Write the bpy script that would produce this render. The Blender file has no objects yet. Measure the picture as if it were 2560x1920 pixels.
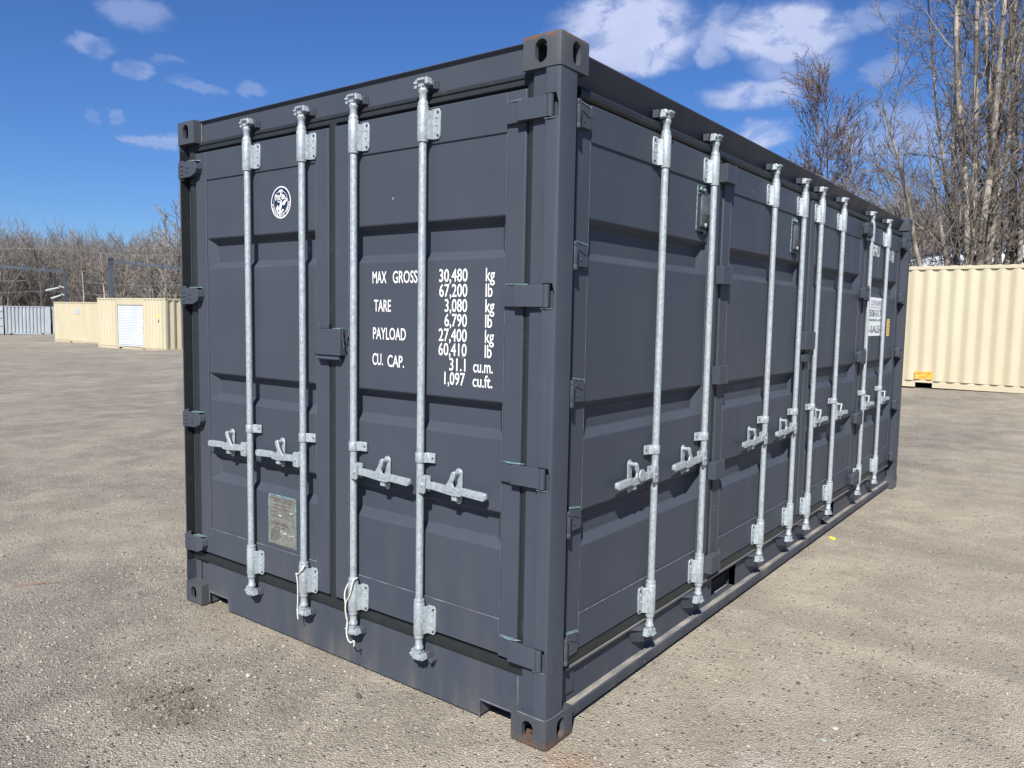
import bpy, bmesh, math, random
import numpy as np
from mathutils import Vector, Matrix, Euler
R = math.radians
C = bpy.context.scene.collection
scene = bpy.context.scene

# ------------------------------------------------------------------ camera
CAM = Vector((1.54611, -2.28701, 1.61167)); YAW, PIT, ROL, FPX = -0.64804617, -0.08753191, 0.01816727, 1954.56
fw = Vector((math.sin(YAW)*math.cos(PIT), math.cos(YAW)*math.cos(PIT), math.sin(PIT)))
rt = Vector((math.cos(YAW), -math.sin(YAW), 0)); up = rt.cross(fw)
r2 = rt*math.cos(ROL)+up*math.sin(ROL); u2 = -rt*math.sin(ROL)+up*math.cos(ROL)
cd = bpy.data.cameras.new('camera'); cam = bpy.data.objects.new('camera', cd); C.objects.link(cam)
cam.matrix_world = Matrix(((r2.x, u2.x, -fw.x, CAM.x), (r2.y, u2.y, -fw.y, CAM.y), (r2.z, u2.z, -fw.z, CAM.z), (0, 0, 0, 1)))
cd.sensor_fit = 'HORIZONTAL'; cd.sensor_width = 36; cd.lens = FPX/2560*36
cd.clip_start = .05; cd.clip_end = 3000
scene.camera = cam

# ------------------------------------------------------------------ sun, sky, exposure
SUNV = Vector((.34, -.66, .67)).normalized()
sl = bpy.data.lights.new('sun', 'SUN'); sl.energy = 5.0; sl.angle = R(.5); sl.color = (1, .95, .87)
so = bpy.data.objects.new('sun', sl); C.objects.link(so); so.rotation_euler = (-SUNV).to_track_quat('-Z', 'Y').to_euler()
so.location = (10, -20, 20)
scene.view_settings.view_transform = 'Standard'; scene.view_settings.look = 'None'
scene.view_settings.exposure = 0.66; scene.view_settings.gamma = 1; scene.view_settings.use_curve_mapping = False

# (azimuth from +Y, elevation, half width, half height, strength) of each cloud in the sky
CLOUDS = [(-1.0931,.3176,.0342,.0148,0.383),(-1.1314,.2811,.0241,.0079,0.425),(-1.0883,.2628,.0203,.0081,0.468),(-1.0531,.2736,.0189,.0049,.25),(-1.0281,.253,.0266,.0059,0.34),(-.9734,.2546,.0143,.0086,.35),(-1.1117,.2096,.0072,.0063,.4),(-1.1355,.2034,.0086,.0075,.25),(-1.0736,.1872,.0353,.0073,.55),
 (-.5184,.335,.0824,.0401,1),(-.498,.3046,.0387,.0195,.9),(-.5577,.3442,.0342,.0252,.6),(-.3314,.327,.0668,.0306,1),(-.4039,.326,.0279,.0292,.6),(-.355,.2594,.0546,.0165,.75),(-.3162,.2908,.0487,.0209,.5),(-.4172,.3099,.0187,.017,.5),(-.2375,.3315,.0373,.0157,.45),(-.3483,.213,.0319,.017,.9),(-.21,.211,.0654,.0254,.5),(-.222,.2762,.0205,.0143,.35),(-.1337,.1799,.0455,.0207,.4)]
world = bpy.data.worlds.new('World'); scene.world = world; world.use_nodes = True

class NT:
    def __init__(s, tree): s.t = tree; s.n = tree.nodes; s.l = tree.links
    def node(s, typ, **kw):
        n = s.n.new(typ)
        for k, v in kw.items(): setattr(n, k, v)
        return n
    def put(s, sock, v):
        if isinstance(v, bpy.types.NodeSocket): s.l.new(v, sock)
        elif v is not None: sock.default_value = v
    def math(s, op, a, b=None, c=None, clamp=False):
        n = s.node('ShaderNodeMath', operation=op, use_clamp=clamp)
        for i, v in enumerate((a, b, c)):
            if v is not None: s.put(n.inputs[i], v)
        return n.outputs[0]
    def mix(s, f, a, b, blend='MIX'):
        n = s.node('ShaderNodeMix', data_type='RGBA', blend_type=blend)
        s.put(n.inputs[0], f); s.put(n.inputs[6], a if isinstance(a, bpy.types.NodeSocket) else (*a, 1)); s.put(n.inputs[7], b if isinstance(b, bpy.types.NodeSocket) else (*b, 1))
        return n.outputs[2]
    def noise(s, vec, scale, detail=4, rough=.55, dist=0.):
        n = s.node('ShaderNodeTexNoise'); s.put(n.inputs['Vector'], vec); n.inputs['Scale'].default_value = scale
        n.inputs['Detail'].default_value = detail; n.inputs['Roughness'].default_value = rough; n.inputs['Distortion'].default_value = dist
        return n.outputs['Fac']
    def ramp(s, v, lo, hi, a=0., b=1., smooth=True):
        n = s.node('ShaderNodeMapRange'); n.interpolation_type = 'SMOOTHSTEP' if smooth else 'LINEAR'
        s.put(n.inputs[0], v)
        for i, x in zip((1, 2, 3, 4), (lo, hi, a, b)): n.inputs[i].default_value = x
        return n.outputs[0]
    def mapping(s, vec, scale=(1, 1, 1), loc=(0, 0, 0), rot=(0, 0, 0)):
        n = s.node('ShaderNodeMapping'); s.put(n.inputs[0], vec); n.inputs['Scale'].default_value = scale; n.inputs['Location'].default_value = loc; n.inputs['Rotation'].default_value = rot
        return n.outputs[0]

W = NT(world.node_tree); W.n.clear()
sky = W.node('ShaderNodeTexSky', sky_type='NISHITA', sun_disc=False)
sky.sun_elevation = math.asin(SUNV.z); sky.sun_rotation = math.atan2(SUNV.x, SUNV.y)
sky.altitude = 0; sky.air_density = 1.0; sky.dust_density = .35; sky.ozone_density = 3.2
tc = W.node('ShaderNodeTexCoord'); gen = tc.outputs['Generated']
sep = W.node('ShaderNodeSeparateXYZ'); W.l.new(gen, sep.inputs[0])
az = W.math('ARCTAN2', sep.outputs[0], sep.outputs[1]); el = W.math('ARCSINE', sep.outputs[2])
ve = W.mapping(gen, (1, 1, 1.7))
nz = W.noise(ve, 13, 9, .6, .5); nz2 = W.noise(ve, 4.5, 4, .5)
wx = W.math('MULTIPLY', W.math('SUBTRACT', W.noise(ve, 16, 5, .6), .5), .065)
wy = W.math('MULTIPLY', W.math('SUBTRACT', W.noise(W.mapping(ve, loc=(7, 3, 1)), 18, 5, .6), .5), .038)
azw = W.math('ADD', az, wx); elw = W.math('ADD', el, wy)
tot = None
for a, e, ra, re, s in CLOUDS:
    if s <= 0: continue
    dx = W.math('MULTIPLY', W.math('SUBTRACT', azw, a), 1/ra); dy = W.math('MULTIPLY', W.math('SUBTRACT', elw, e), 1/re)
    d = W.math('ADD', W.math('MULTIPLY', dx, dx), W.math('MULTIPLY', dy, dy))
    m = W.math('MULTIPLY', W.ramp(d, 1.75, .3), s)
    tot = m if tot is None else W.math('MAXIMUM', tot, m)
dens = W.math('MULTIPLY', tot, W.ramp(nz, .34, .54, .34, 1.15))
dens = W.math('MINIMUM', dens, .9)
shade = W.ramp(W.math('ADD', W.math('MULTIPLY', tot, .5), nz2), .5, 1.25)
ccol = W.mix(shade, (3.2, 4.0, 6.4), (5.7, 6.2, 8.2))
hs = W.node('ShaderNodeHueSaturation'); hs.inputs['Saturation'].default_value = 1.08; hs.inputs['Value'].default_value = 1.0; W.l.new(sky.outputs[0], hs.inputs['Color'])
skyc = W.mix(1.0, hs.outputs[0], (.44, .62, .94), 'MULTIPLY')
col = W.mix(dens, skyc, ccol)
bg = W.node('ShaderNodeBackground'); bg.inputs['Strength'].default_value = .076; W.l.new(col, bg.inputs[0])
wo = W.node('ShaderNodeOutputWorld'); W.l.new(bg.outputs[0], wo.inputs[0])

# ------------------------------------------------------------------ materials
def mat(name, color, rough=.6, metal=0., build=None, spec=.5):
    m = bpy.data.materials.new(name); m.use_nodes = True
    T = NT(m.node_tree); b = T.n['Principled BSDF']
    b.inputs['Base Color'].default_value = (*color, 1); b.inputs['Roughness'].default_value = rough; b.inputs['Metallic'].default_value = metal
    b.inputs['Specular IOR Level'].default_value = spec
    if build: build(T, b)
    return m
def obc(T): return T.node('ShaderNodeTexCoord').outputs['Object']
def wpos(T): return T.node('ShaderNodeNewGeometry').outputs['Position']
def bump(T, b, h, strength=.3, dist=.01):
    n = T.node('ShaderNodeBump'); n.inputs['Strength'].default_value = strength; n.inputs['Distance'].default_value = dist
    T.put(n.inputs['Height'], h); T.l.new(n.outputs[0], b.inputs['Normal']); return n

def paint_build(c0, c1, dust=(.12, .115, .105), rust=False, rmin=.33, rmax=.5):
    def f(T, b):
        p = wpos(T)
        n1 = T.noise(p, 1.3, 5, .6); n2 = T.noise(T.mapping(p, (3.2, 3.2, .9)), 2.0, 6, .6); n3 = T.noise(p, 55, 3, .6)
        c = T.mix(T.ramp(n1, .35, .68), c0, c1)
        # dust and dried drips, more towards the bottom edge of the steel
        z = T.node('ShaderNodeSeparateXYZ'); T.l.new(p, z.inputs[0])
        low = T.math('ADD', T.ramp(z.outputs[2], 1.0, .0, 0, .26), T.ramp(z.outputs[2], .16, .0, 0, .75))
        d = T.math('MULTIPLY', T.ramp(n2, .42, .78, .0, 1), T.math('ADD', low, .05))
        c = T.mix(d, c, dust)
        # small chips
        v = T.node('ShaderNodeTexVoronoi', feature='F1'); v.inputs['Scale'].default_value = 6.5; T.l.new(p, v.inputs['Vector'])
        chip = T.math('MULTIPLY', T.ramp(v.outputs['Distance'], .05, .02), T.ramp(T.noise(p, 2.1, 2), .50, .54))
        c = T.mix(T.math('MULTIPLY', chip, .6), c, (.35, .35, .35))
        if rust:
            zz = z.outputs[2]
            edge = T.math('MAXIMUM', T.ramp(zz, 2.555, 2.592), T.ramp(zz, .075, .0))
            # the rust sits on the near corner's worn edges
            ln = T.node('ShaderNodeVectorMath', operation='LENGTH'); T.l.new(T.mapping(p, (1, 1, 0)), ln.inputs[0]); near = T.ramp(ln.outputs['Value'], .45, .15)
            rn = T.math('MULTIPLY', near, T.ramp(T.math('ADD', T.noise(p, 34, 6, .7), T.math('MULTIPLY', edge, .26)), .63, .76))
            c = T.mix(T.math('MULTIPLY', rn, .9), c, (.12, .07, .045))
        T.l.new(c, b.inputs['Base Color'])
        T.put(b.inputs['Roughness'], T.ramp(n2, .3, .75, rmin, rmax))
        wave = T.math('ADD', T.math('MULTIPLY', T.noise(p, 2.2, 2, .4), 1.0), T.math('MULTIPLY', n3, .012))
        bump(T, b, wave, .35, .02)
    return f
M = {}
M['paint'] = mat('slate_paint', (.055, .062, .08), .45, 0, paint_build((.047, .056, .0745), (.054, .0625, .081), rmin=.44, rmax=.58), .13)
M['casting'] = mat('casting_paint', (.06, .066, .08), .5, 0, paint_build((.052, .06, .073), (.062, .068, .078), rust=True, rmin=.45, rmax=.65), .2)
M['rail_dust'] = mat('dusty_rail', (.2, .2, .2), .6, 0, paint_build((.105, .108, .115), (.19, .185, .17), dust=(.26, .23, .19), rmin=.5, rmax=.7))
M['dusttop'] = mat('dusty_ledge', (.26, .24, .21), .8, 0, lambda T, b: T.l.new(T.mix(T.ramp(T.noise(T.mapping(wpos(T), (1, .35, 1)), 14, 5, .65), .35, .7), (.15, .15, .15), (.33, .30, .255)), b.inputs['Base Color']), .2)
M['weld'] = mat('weld_bead', (.2, .21, .24), .5, 0, lambda T, b: T.l.new(T.mix(T.ramp(T.noise(wpos(T), 18, 4), .3, .8), (.07, .077, .095), (.15, .16, .18)), b.inputs['Base Color']))
M['teal'] = mat('teal_primer', (.13, .24, .24), .6, 0, lambda T, b: T.l.new(T.mix(T.ramp(T.noise(wpos(T), 60, 4), .4, .65), (.085, .13, .14), (.15, .26, .265)), b.inputs['Base Color']))
M['rubber'] = mat('black_rubber', (.016, .019, .021), .55, 0, lambda T, b: T.l.new(T.mix(T.ramp(T.noise(wpos(T), 20, 6, .7), .5, .85), (.013, .0165, .019), (.034, .036, .036)), b.inputs['Base Color']))
M['dark'] = mat('inner_dark', (.01, .01, .012), .9)
def galv(T, b):
    p = wpos(T)
    v = T.node('ShaderNodeTexVoronoi', feature='F1'); v.inputs['Scale'].default_value = 120; T.l.new(T.mapping(p, (1, 1, .7)), v.inputs['Vector'])
    n = T.noise(p, 70, 5, .7); n2 = T.noise(p, 7, 4, .6)
    hsv = T.node('ShaderNodeSeparateColor'); T.l.new(v.outputs['Color'], hsv.inputs[0])
    f = T.math('ADD', T.math('MULTIPLY', hsv.outputs[0], .3), T.math('ADD', T.math('MULTIPLY', n, .3), T.math('MULTIPLY', n2, .2)))
    c = T.mix(T.ramp(f, .05, .8), (.26, .30, .325), (.47, .525, .555))
    c = T.mix(T.ramp(T.noise(T.mapping(p, (3, 3, 1)), 11, 5, .65), .60, .78, 0, .35), c, (.22, .24, .24))
    T.l.new(c, b.inputs['Base Color']); T.put(b.inputs['Roughness'], T.ramp(n, .3, .7, .38, .6))
    bump(T, b, n, .25, .0015)
M['galv'] = mat('galvanised_steel', (.5, .55, .57), .45, .35, galv)
M['bolt'] = mat('dark_bolt', (.02, .025, .03), .5, .3)
M['white'] = mat('white_vinyl', (.78, .8, .8), .5, 0, lambda T, b: T.l.new(T.mix(T.ramp(T.noise(wpos(T), 35, 4), .35, .7), (.7, .71, .7), (.8, .81, .81)), b.inputs['Base Color']))
M['navy'] = mat('navy_vinyl', (.008, .018, .055), .45)
def plate_b(T, b):
    n = T.noise(wpos(T), 45, 5, .6)
    T.l.new(T.mix(T.ramp(n, .3, .7), (.17, .165, .15), (.25, .245, .225)), b.inputs['Base Color'])
M['plate'] = mat('data_plate_metal', (.2, .2, .18), .5, .3, plate_b)
M['ink'] = mat('dark_ink', (.03, .03, .028), .6)
M['greenink'] = mat('green_ink', (.06, .2, .13), .6)
M['lilacink'] = mat('lilac_ink', (.22, .22, .38), .6)
M['grayink'] = mat('gray_ink', (.13, .16, .17), .6)
M['yellow'] = mat('yellow_label', (.75, .5, .13), .5)
M['orange'] = mat('orange_label', (.85, .38, .045), .5, 0, lambda T, b: T.l.new(T.mix(T.ramp(T.noise(wpos(T), 9, 4), .4, .7), (.85, .36, .04), (.85, .45, .09)), b.inputs['Base Color']))
def rope_b(T, b):
    w = T.node('ShaderNodeTexWave', wave_type='BANDS', bands_direction='DIAGONAL'); w.inputs['Scale'].default_value = 60; w.inputs['Distortion'].default_value = .5
    T.l.new(wpos(T), w.inputs['Vector']); bump(T, b, w.outputs['Fac'], .8, .002)
    T.l.new(T.mix(w.outputs['Fac'], (.5, .47, .42), (.78, .75, .7)), b.inputs['Base Color'])
M['rope'] = mat('white_rope', (.7, .68, .64), .8, 0, rope_b)
def tan_b(c0, c1):
    def f(T, b):
        p = wpos(T)
        n1 = T.noise(T.mapping(p, (1.2, 1.2, .5)), 1.1, 5, .6); n2 = T.noise(T.mapping(p, (7, 7, .4)), 3, 5, .6)
        c = T.mix(T.ramp(n1, .35, .7), c0, c1); c = T.mix(T.ramp(n2, .55, .8, 0, .3), c, tuple(x*.72 for x in c0))
        T.l.new(c, b.inputs['Base Color'])
    return f
M['tan'] = mat('tan_paint', (.46, .4, .28), .45, 0, tan_b((.46, .41, .285), (.50, .45, .32)))
M['gray'] = mat('light_grey_paint', (.5, .56, .6), .45, 0, tan_b((.31, .345, .37), (.38, .42, .45)))
M['rustbox'] = mat('orange_paint', (.45, .22, .08), .6, 0, tan_b((.3, .16, .07), (.38, .22, .10)))
M['shutter'] = mat('white_shutter', (.68, .72, .78), .4, 0, tan_b((.48, .52, .58), (.54, .57, .62)))
M['steel'] = mat('galvanised_gantry', (.2, .24, .29), .5, .2, tan_b((.075, .09, .115), (.12, .145, .175)))
M['insul'] = mat('pale_insulator', (.42, .46, .45), .4)
M['wire'] = mat('overhead_wire', (.16, .17, .17), .6)
M['whitewall'] = mat('white_siding', (.75, .78, .85), .5, 0, tan_b((.5, .54, .62), (.58, .62, .7)))
M['stoneD'] = mat('dark_stone', (.07, .065, .06), .85, 0, lambda T, b: (T.l.new(T.mix(T.noise(obc(T), 90, 4), (.04, .037, .033), (.12, .11, .1)), b.inputs['Base Color']), bump(T, b, T.noise(obc(T), 120, 4), .5, .004)))
M['stoneL'] = mat('pale_stone', (.5, .43, .32), .8, 0, lambda T, b: (T.l.new(T.mix(T.noise(obc(T), 90, 4), (.42, .35, .25), (.58, .52, .42)), b.inputs['Base Color']), bump(T, b, T.noise(obc(T), 120, 4), .5, .004)))
M['stoneG'] = mat('green_grey_stone', (.25, .3, .27), .8, 0, lambda T, b: T.l.new(T.mix(T.noise(obc(T), 60, 4), (.2, .24, .21), (.34, .38, .34)), b.inputs['Base Color']))
M['clod'] = mat('dirt_clods', (.12, .1, .075), .9, 0, lambda T, b: T.l.new(T.mix(T.node('ShaderNodeNewGeometry').outputs['Random Per Island'], (.05, .042, .032), (.26, .225, .18)), b.inputs['Base Color']), .1)
M['yplastic'] = mat('yellow_plastic', (.85, .68, .05), .35, 0, lambda T, b: T.l.new(T.mix(T.noise(obc(T), 60, 3), (.8, .6, .04), (.88, .75, .12)), b.inputs['Base Color']))
M['twigmat'] = mat('fallen_twig', (.22, .12, .07), .8)
def bark(c0, c1, scale=9):
    def f(T, b):
        p = wpos(T); rnd = T.node('ShaderNodeNewGeometry').outputs['Random Per Island']
        n = T.noise(T.mapping(p, (1, 1, .35)), scale, 5, .65)
        fct = T.math('ADD', T.math('MULTIPLY', n, .75), T.math('MULTIPLY', rnd, .3))
        T.l.new(T.mix(T.ramp(fct, .35, .8), c0, c1), b.inputs['Base Color'])
    return f
M['bark'] = mat('grey_bark', (.25, .22, .19), .85, 0, bark((.11, .095, .08), (.36, .325, .275)), .2)
M['twig'] = mat('twig_bark', (.2, .17, .14), .85, 0, bark((.10, .087, .078), (.29, .26, .23), 4), .2)
M['farbark'] = mat('far_wood_bark', (.2, .17, .14), .9, 0, bark((.155, .14, .126), (.35, .32, .29), 1.2), .1)
M['palebark'] = mat('pale_birch_bark', (.45, .42, .37), .8, 0, bark((.26, .23, .19), (.6, .57, .5), 4), .2)
M['brownleaf'] = mat('brown_twigs', (.2, .13, .1), .9, 0, bark((.095, .07, .06), (.21, .16, .14), 3), .1)

def ground_b(T, b):
    p = wpos(T); sp = T.node('ShaderNodeSeparateXYZ'); T.l.new(p, sp.inputs[0])
    big = T.noise(p, .55, 5, .6, .4); mid = T.noise(p, 2.6, 5, .65, .3); fine = T.noise(p, 26, 4, .7)
    st = T.noise(T.mapping(p, (.35, 2.4, 1), rot=(0, 0, R(-8))), 1.0, 5, .6, .3)
    side = T.ramp(T.math('ADD', T.math('SUBTRACT', sp.outputs[0], T.math('MULTIPLY', sp.outputs[1], .1)), T.math('MULTIPLY', T.math('SUBTRACT', mid, .5), .9)), -1.2, .25)   # the packed tan fines lie on the side of the doors
    grav = T.mix(T.ramp(mid, .35, .68), (.232, .214, .182), (.33, .304, .256))
    fines = T.mix(T.ramp(mid, .35, .7), (.36, .32, .248), (.44, .394, .312))
    sel = T.math('ADD', T.math('MULTIPLY', side, .62), T.ramp(big, .42, .62, 0, .5), clamp=True)
    base = T.mix(sel, grav, fines)
    base = T.mix(T.ramp(st, .52, .75, 0, .26), base, (.20, .175, .15))
    def track(cx, cy, rad, w):      # worn wheel track, an arc on the ground
        dd = T.math('ADD', T.math('POWER', T.math('SUBTRACT', sp.outputs[0], cx), 2), T.math('POWER', T.math('SUBTRACT', sp.outputs[1], cy), 2))
        e = T.math('ABSOLUTE', T.math('SUBTRACT', T.math('ADD', T.math('SQRT', dd), T.math('MULTIPLY', T.math('SUBTRACT', mid, .5), .35)), rad))
        return T.math('MULTIPLY', T.ramp(e, w, w*.25), T.ramp(mid, .35, .6, .2, 1))
    tr_ = T.math('MAXIMUM', T.math('MAXIMUM', track(-14, 6, 17.2, .16), track(-14, 6, 19.0, .16)), T.math('MAXIMUM', track(4, 38, 36.2, .2), track(4, 38, 34.3, .2)))
    base = T.mix(T.math('MULTIPLY', tr_, .38), base, (.17, .15, .128))
    # damp, dirtier patch at the stones left of the corner
    def spot(x, y, r):
        d = T.math('ADD', T.math('POWER', T.math('SUBTRACT', sp.outputs[0], x), 2), T.math('POWER', T.math('SUBTRACT', sp.outputs[1], y), 2))
        return T.math('MULTIPLY', T.ramp(T.math('ADD', T.math('SQRT', d), T.math('MULTIPLY', T.math('SUBTRACT', mid, .5), r*1.6)), r, r*.2), T.ramp(fine, .3, .6, .4, 1))
    dirt = T.math('MAXIMUM', spot(-1.42, -.66, .34), T.math('MAXIMUM', T.math('MULTIPLY', spot(-1.5, -1.3, .5), .35), T.math('MULTIPLY', spot(-2.6, .5, .6), .35)))
    base = T.mix(T.math('MULTIPLY', dirt, .5), base, (.12, .10, .075))
    base = T.mix(T.math('MULTIPLY', spot(.66, .43, .14), .45), base, (.52, .47, .43))
    base = T.mix(T.math('MULTIPLY', spot(.10, -.03, .16), .4), base, (.42, .22, .11))
    # pebbles
    vec = T.mapping(p, (1, 1, 1)); 
    def vor(scale, rnd=1.):
        v = T.node('ShaderNodeTexVoronoi', feature='F1'); v.inputs['Scale'].default_value = scale; v.inputs['Randomness'].default_value = rnd
        T.l.new(vec, v.inputs['Vector']); sc = T.node('ShaderNodeSeparateColor'); T.l.new(v.outputs['Color'], sc.inputs[0])
        return v.outputs['Distance'], sc.outputs[0], sc.outputs[1]
    d1, c1, k1 = vor(125); d2, c2, k2 = vor(48)
    peb = T.mix(T.ramp(c1, 0, 1, 0, 1, False), (.40, .40, .42), (1.75, 1.68, 1.58))
    amt = T.math('MULTIPLY', T.ramp(d1, .62, .3), T.math('ADD', .42, T.math('MULTIPLY', T.math('SUBTRACT', 1.0, sel), .5)))
    c = T.mix(amt, base, T.mix(1.0, base, peb, 'MULTIPLY'))
    gap = T.math('MULTIPLY', T.ramp(d1, .45, .75, 0, .55), T.math('SUBTRACT', 1.15, T.math('MULTIPLY', sel, .65)))
    c = T.mix(gap, c, (.10, .085, .07))
    sel2 = T.math('MULTIPLY', T.ramp(d2, .42, .3), T.math('GREATER_THAN', k2, .80))
    c = T.mix(sel2, c, T.mix(c2, (.12, .11, .10), (.50, .45, .37)))
    T.l.new(c, b.inputs['Base Color'])
    h = T.math('ADD', T.math('MULTIPLY', T.ramp(d1, .7, .0), .0045), T.math('MULTIPLY', T.math('MULTIPLY', sel2, T.ramp(d2, .42, 0)), .012))
    h = T.math('ADD', h, T.math('MULTIPLY', fine, .007)); h = T.math('ADD', h, T.math('MULTIPLY', mid, .005))
    n = bump(T, b, h, 1.0, 1.0)
M['ground'] = mat('gravel_ground', (.35, .31, .26), .9, 0, ground_b, .2)
M['gravel'] = mat('gravel_stones', (.35, .31, .26), .85, 0, lambda T, b: T.l.new(T.mix(T.node('ShaderNodeNewGeometry').outputs['Random Per Island'], (.085, .078, .07), (.40, .36, .30)), b.inputs['Base Color']), .25)
M['hill'] = mat('leaf_litter', (.13, .10, .075), .95, 0, lambda T, b: T.l.new(T.mix(T.ramp(T.noise(wpos(T), .8, 8, .7), .35, .65), (.06, .048, .038), (.17, .13, .10)), b.inputs['Base Color']), .1)

# ------------------------------------------------------------------ mesh helpers
class MB:
    def __init__(s): s.bm = bmesh.new(); s.mi = 0
    def _f(s, vs):
        try:
            f = s.bm.faces.new(vs); f.material_index = s.mi; return f
        except ValueError: return None
    def box(s, a, b, rot=None, piv=None):
        (x0, y0, z0), (x1, y1, z1) = a, b
        co = [(x0, y0, z0), (x1, y0, z0), (x1, y1, z0), (x0, y1, z0), (x0, y0, z1), (x1, y0, z1), (x1, y1, z1), (x0, y1, z1)]
        if rot is not None:
            pv = Vector(piv if piv else ((x0+x1)/2, (y0+y1)/2, (z0+z1)/2)); co = [rot @ (Vector(c)-pv)+pv for c in co]
        v = [s.bm.verts.new(c) for c in co]
        for f in ((3, 2, 1, 0), (4, 5, 6, 7), (0, 1, 5, 4), (1, 2, 6, 5), (2, 3, 7, 6), (3, 0, 4, 7)): s._f([v[i] for i in f])
        return s
    def prism(s, poly, axis, t0, t1):          # polygon in the two other axes (in xyz order) extruded along axis
        def P(q, t): 
            l = list(q); l.insert(axis, t); return l
        a = [s.bm.verts.new(P(q, t0)) for q in poly]; b = [s.bm.verts.new(P(q, t1)) for q in poly]
        s._f(a[::-1]); s._f(b); n = len(poly)
        for i in range(n): s._f([a[i], a[(i+1) % n], b[(i+1) % n], b[i]])
        return s
    def tube(s, pts, rad, n=12, cap=True):
        pts = [Vector(p) for p in pts]; rr = rad if isinstance(rad, (list, tuple)) else [rad]*len(pts)
        rings = []; prev = None
        for i, p in enumerate(pts):
            t = (pts[min(i+1, len(pts)-1)]-pts[max(i-1, 0)])
            if t.length < 1e-9: t = Vector((0, 0, 1))
            t.normalize()
            if prev is None: x = t.orthogonal().normalized()
            else: x = (prev-t*prev.dot(t)).normalized()
            prev = x; y = t.cross(x)
            rings.append([s.bm.verts.new(p+(x*math.cos(2*math.pi*k/n)+y*math.sin(2*math.pi*k/n))*rr[i]) for k in range(n)])
        for a, b in zip(rings[:-1], rings[1:]):
            for k in range(n): s._f([a[k], a[(k+1) % n], b[(k+1) % n], b[k]])
        if cap: s._f(rings[0][::-1]); s._f(rings[-1])
        return s
    def lathe(s, prof, c=(0, 0), n=24, axis=2):     # (r, z) pairs
        rings = []
        for r, z in prof:
            ring = []
            for k in range(n):
                a = 2*math.pi*k/n; q = [c[0]+r*math.cos(a), c[1]+r*math.sin(a)]; q.insert(axis, z); ring.append(s.bm.verts.new(q))
            rings.append(ring)
        for a, b in zip(rings[:-1], rings[1:]):
            for k in range(n): s._f([a[k], a[(k+1) % n], b[(k+1) % n], b[k]])
        s._f(rings[0][::-1]); s._f(rings[-1]); return s
    def ball(s, c, r, sc=(1, 1, 1), sub=1):
        m = Matrix.Translation(c) @ Matrix.Diagonal((r*sc[0], r*sc[1], r*sc[2], 1))
        g = bmesh.ops.create_icosphere(s.bm, subdivisions=sub, radius=1, matrix=m)
        fs = set(f for v in g['verts'] for f in v.link_faces)
        for f in fs: f.material_index = s.mi
        return s
    def mesh(s, name, recalc=True, smooth=True, ang=38):
        if recalc: bmesh.ops.recalc_face_normals(s.bm, faces=s.bm.faces)
        me = bpy.data.meshes.new(name); s.bm.to_mesh(me); s.bm.free()
        if smooth:
            me.shade_smooth(); me.set_sharp_from_angle(angle=R(ang))
        return me
def tag(o, label=None, cat=None, group=None, kind=None):
    for k, v in (('label', label), ('category', cat), ('group', group), ('kind', kind)):
        if v: o[k] = v
    return o
def link(name, me, mats, parent=None, bevel=0, loc=None, rz=None, seg=2):
    o = bpy.data.objects.new(name, me); C.objects.link(o)
    mats = mats if isinstance(mats, (list, tuple)) else [mats]
    if me is not None and not me.materials:
        for m in mats: me.materials.append(M[m] if isinstance(m, str) else m)
    if parent is not None: o.parent = parent
    if loc is not None: o.location = loc
    if rz is not None: o.rotation_euler = (0, 0, rz)
    if bevel:
        b = o.modifiers.new('bevel', 'BEVEL'); b.width = bevel; b.segments = seg; b.limit_method = 'ANGLE'; b.angle_limit = R(35); b.use_clamp_overlap = True
    return o
def obj(name, mb, mats, parent=None, bevel=0, **kw):
    return link(name, mb.mesh(name, ang=kw.pop('ang', 38)), mats, parent, bevel, **kw)
def empty(name, loc=(0, 0, 0), rz=0):
    o = bpy.data.objects.new(name, None); C.objects.link(o); o.location = loc; o.rotation_euler = (0, 0, rz); o.empty_display_size = .2
    return o
def struct(name, me, m): return tag(link(name, me, m), kind='structure')
def boolean(me, cutters):
    a = bpy.data.objects.new('tmp', me); C.objects.link(a); tmp = [a]
    for c in cutters:
        o = bpy.data.objects.new('cut', c); C.objects.link(o); tmp.append(o)
        m = a.modifiers.new('b', 'BOOLEAN'); m.operation = 'DIFFERENCE'; m.solver = 'EXACT'; m.object = o
    dg = bpy.context.evaluated_depsgraph_get(); dg.update()
    out = bpy.data.meshes.new_from_object(a.evaluated_get(dg))
    for o in tmp: bpy.data.objects.remove(o)
    for p in out.polygons: p.use_smooth = True
    out.set_sharp_from_angle(angle=R(38)); return out
def smoothstep(t): t = np.clip(t, 0, 1); return t*t*(3-2*t)

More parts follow.
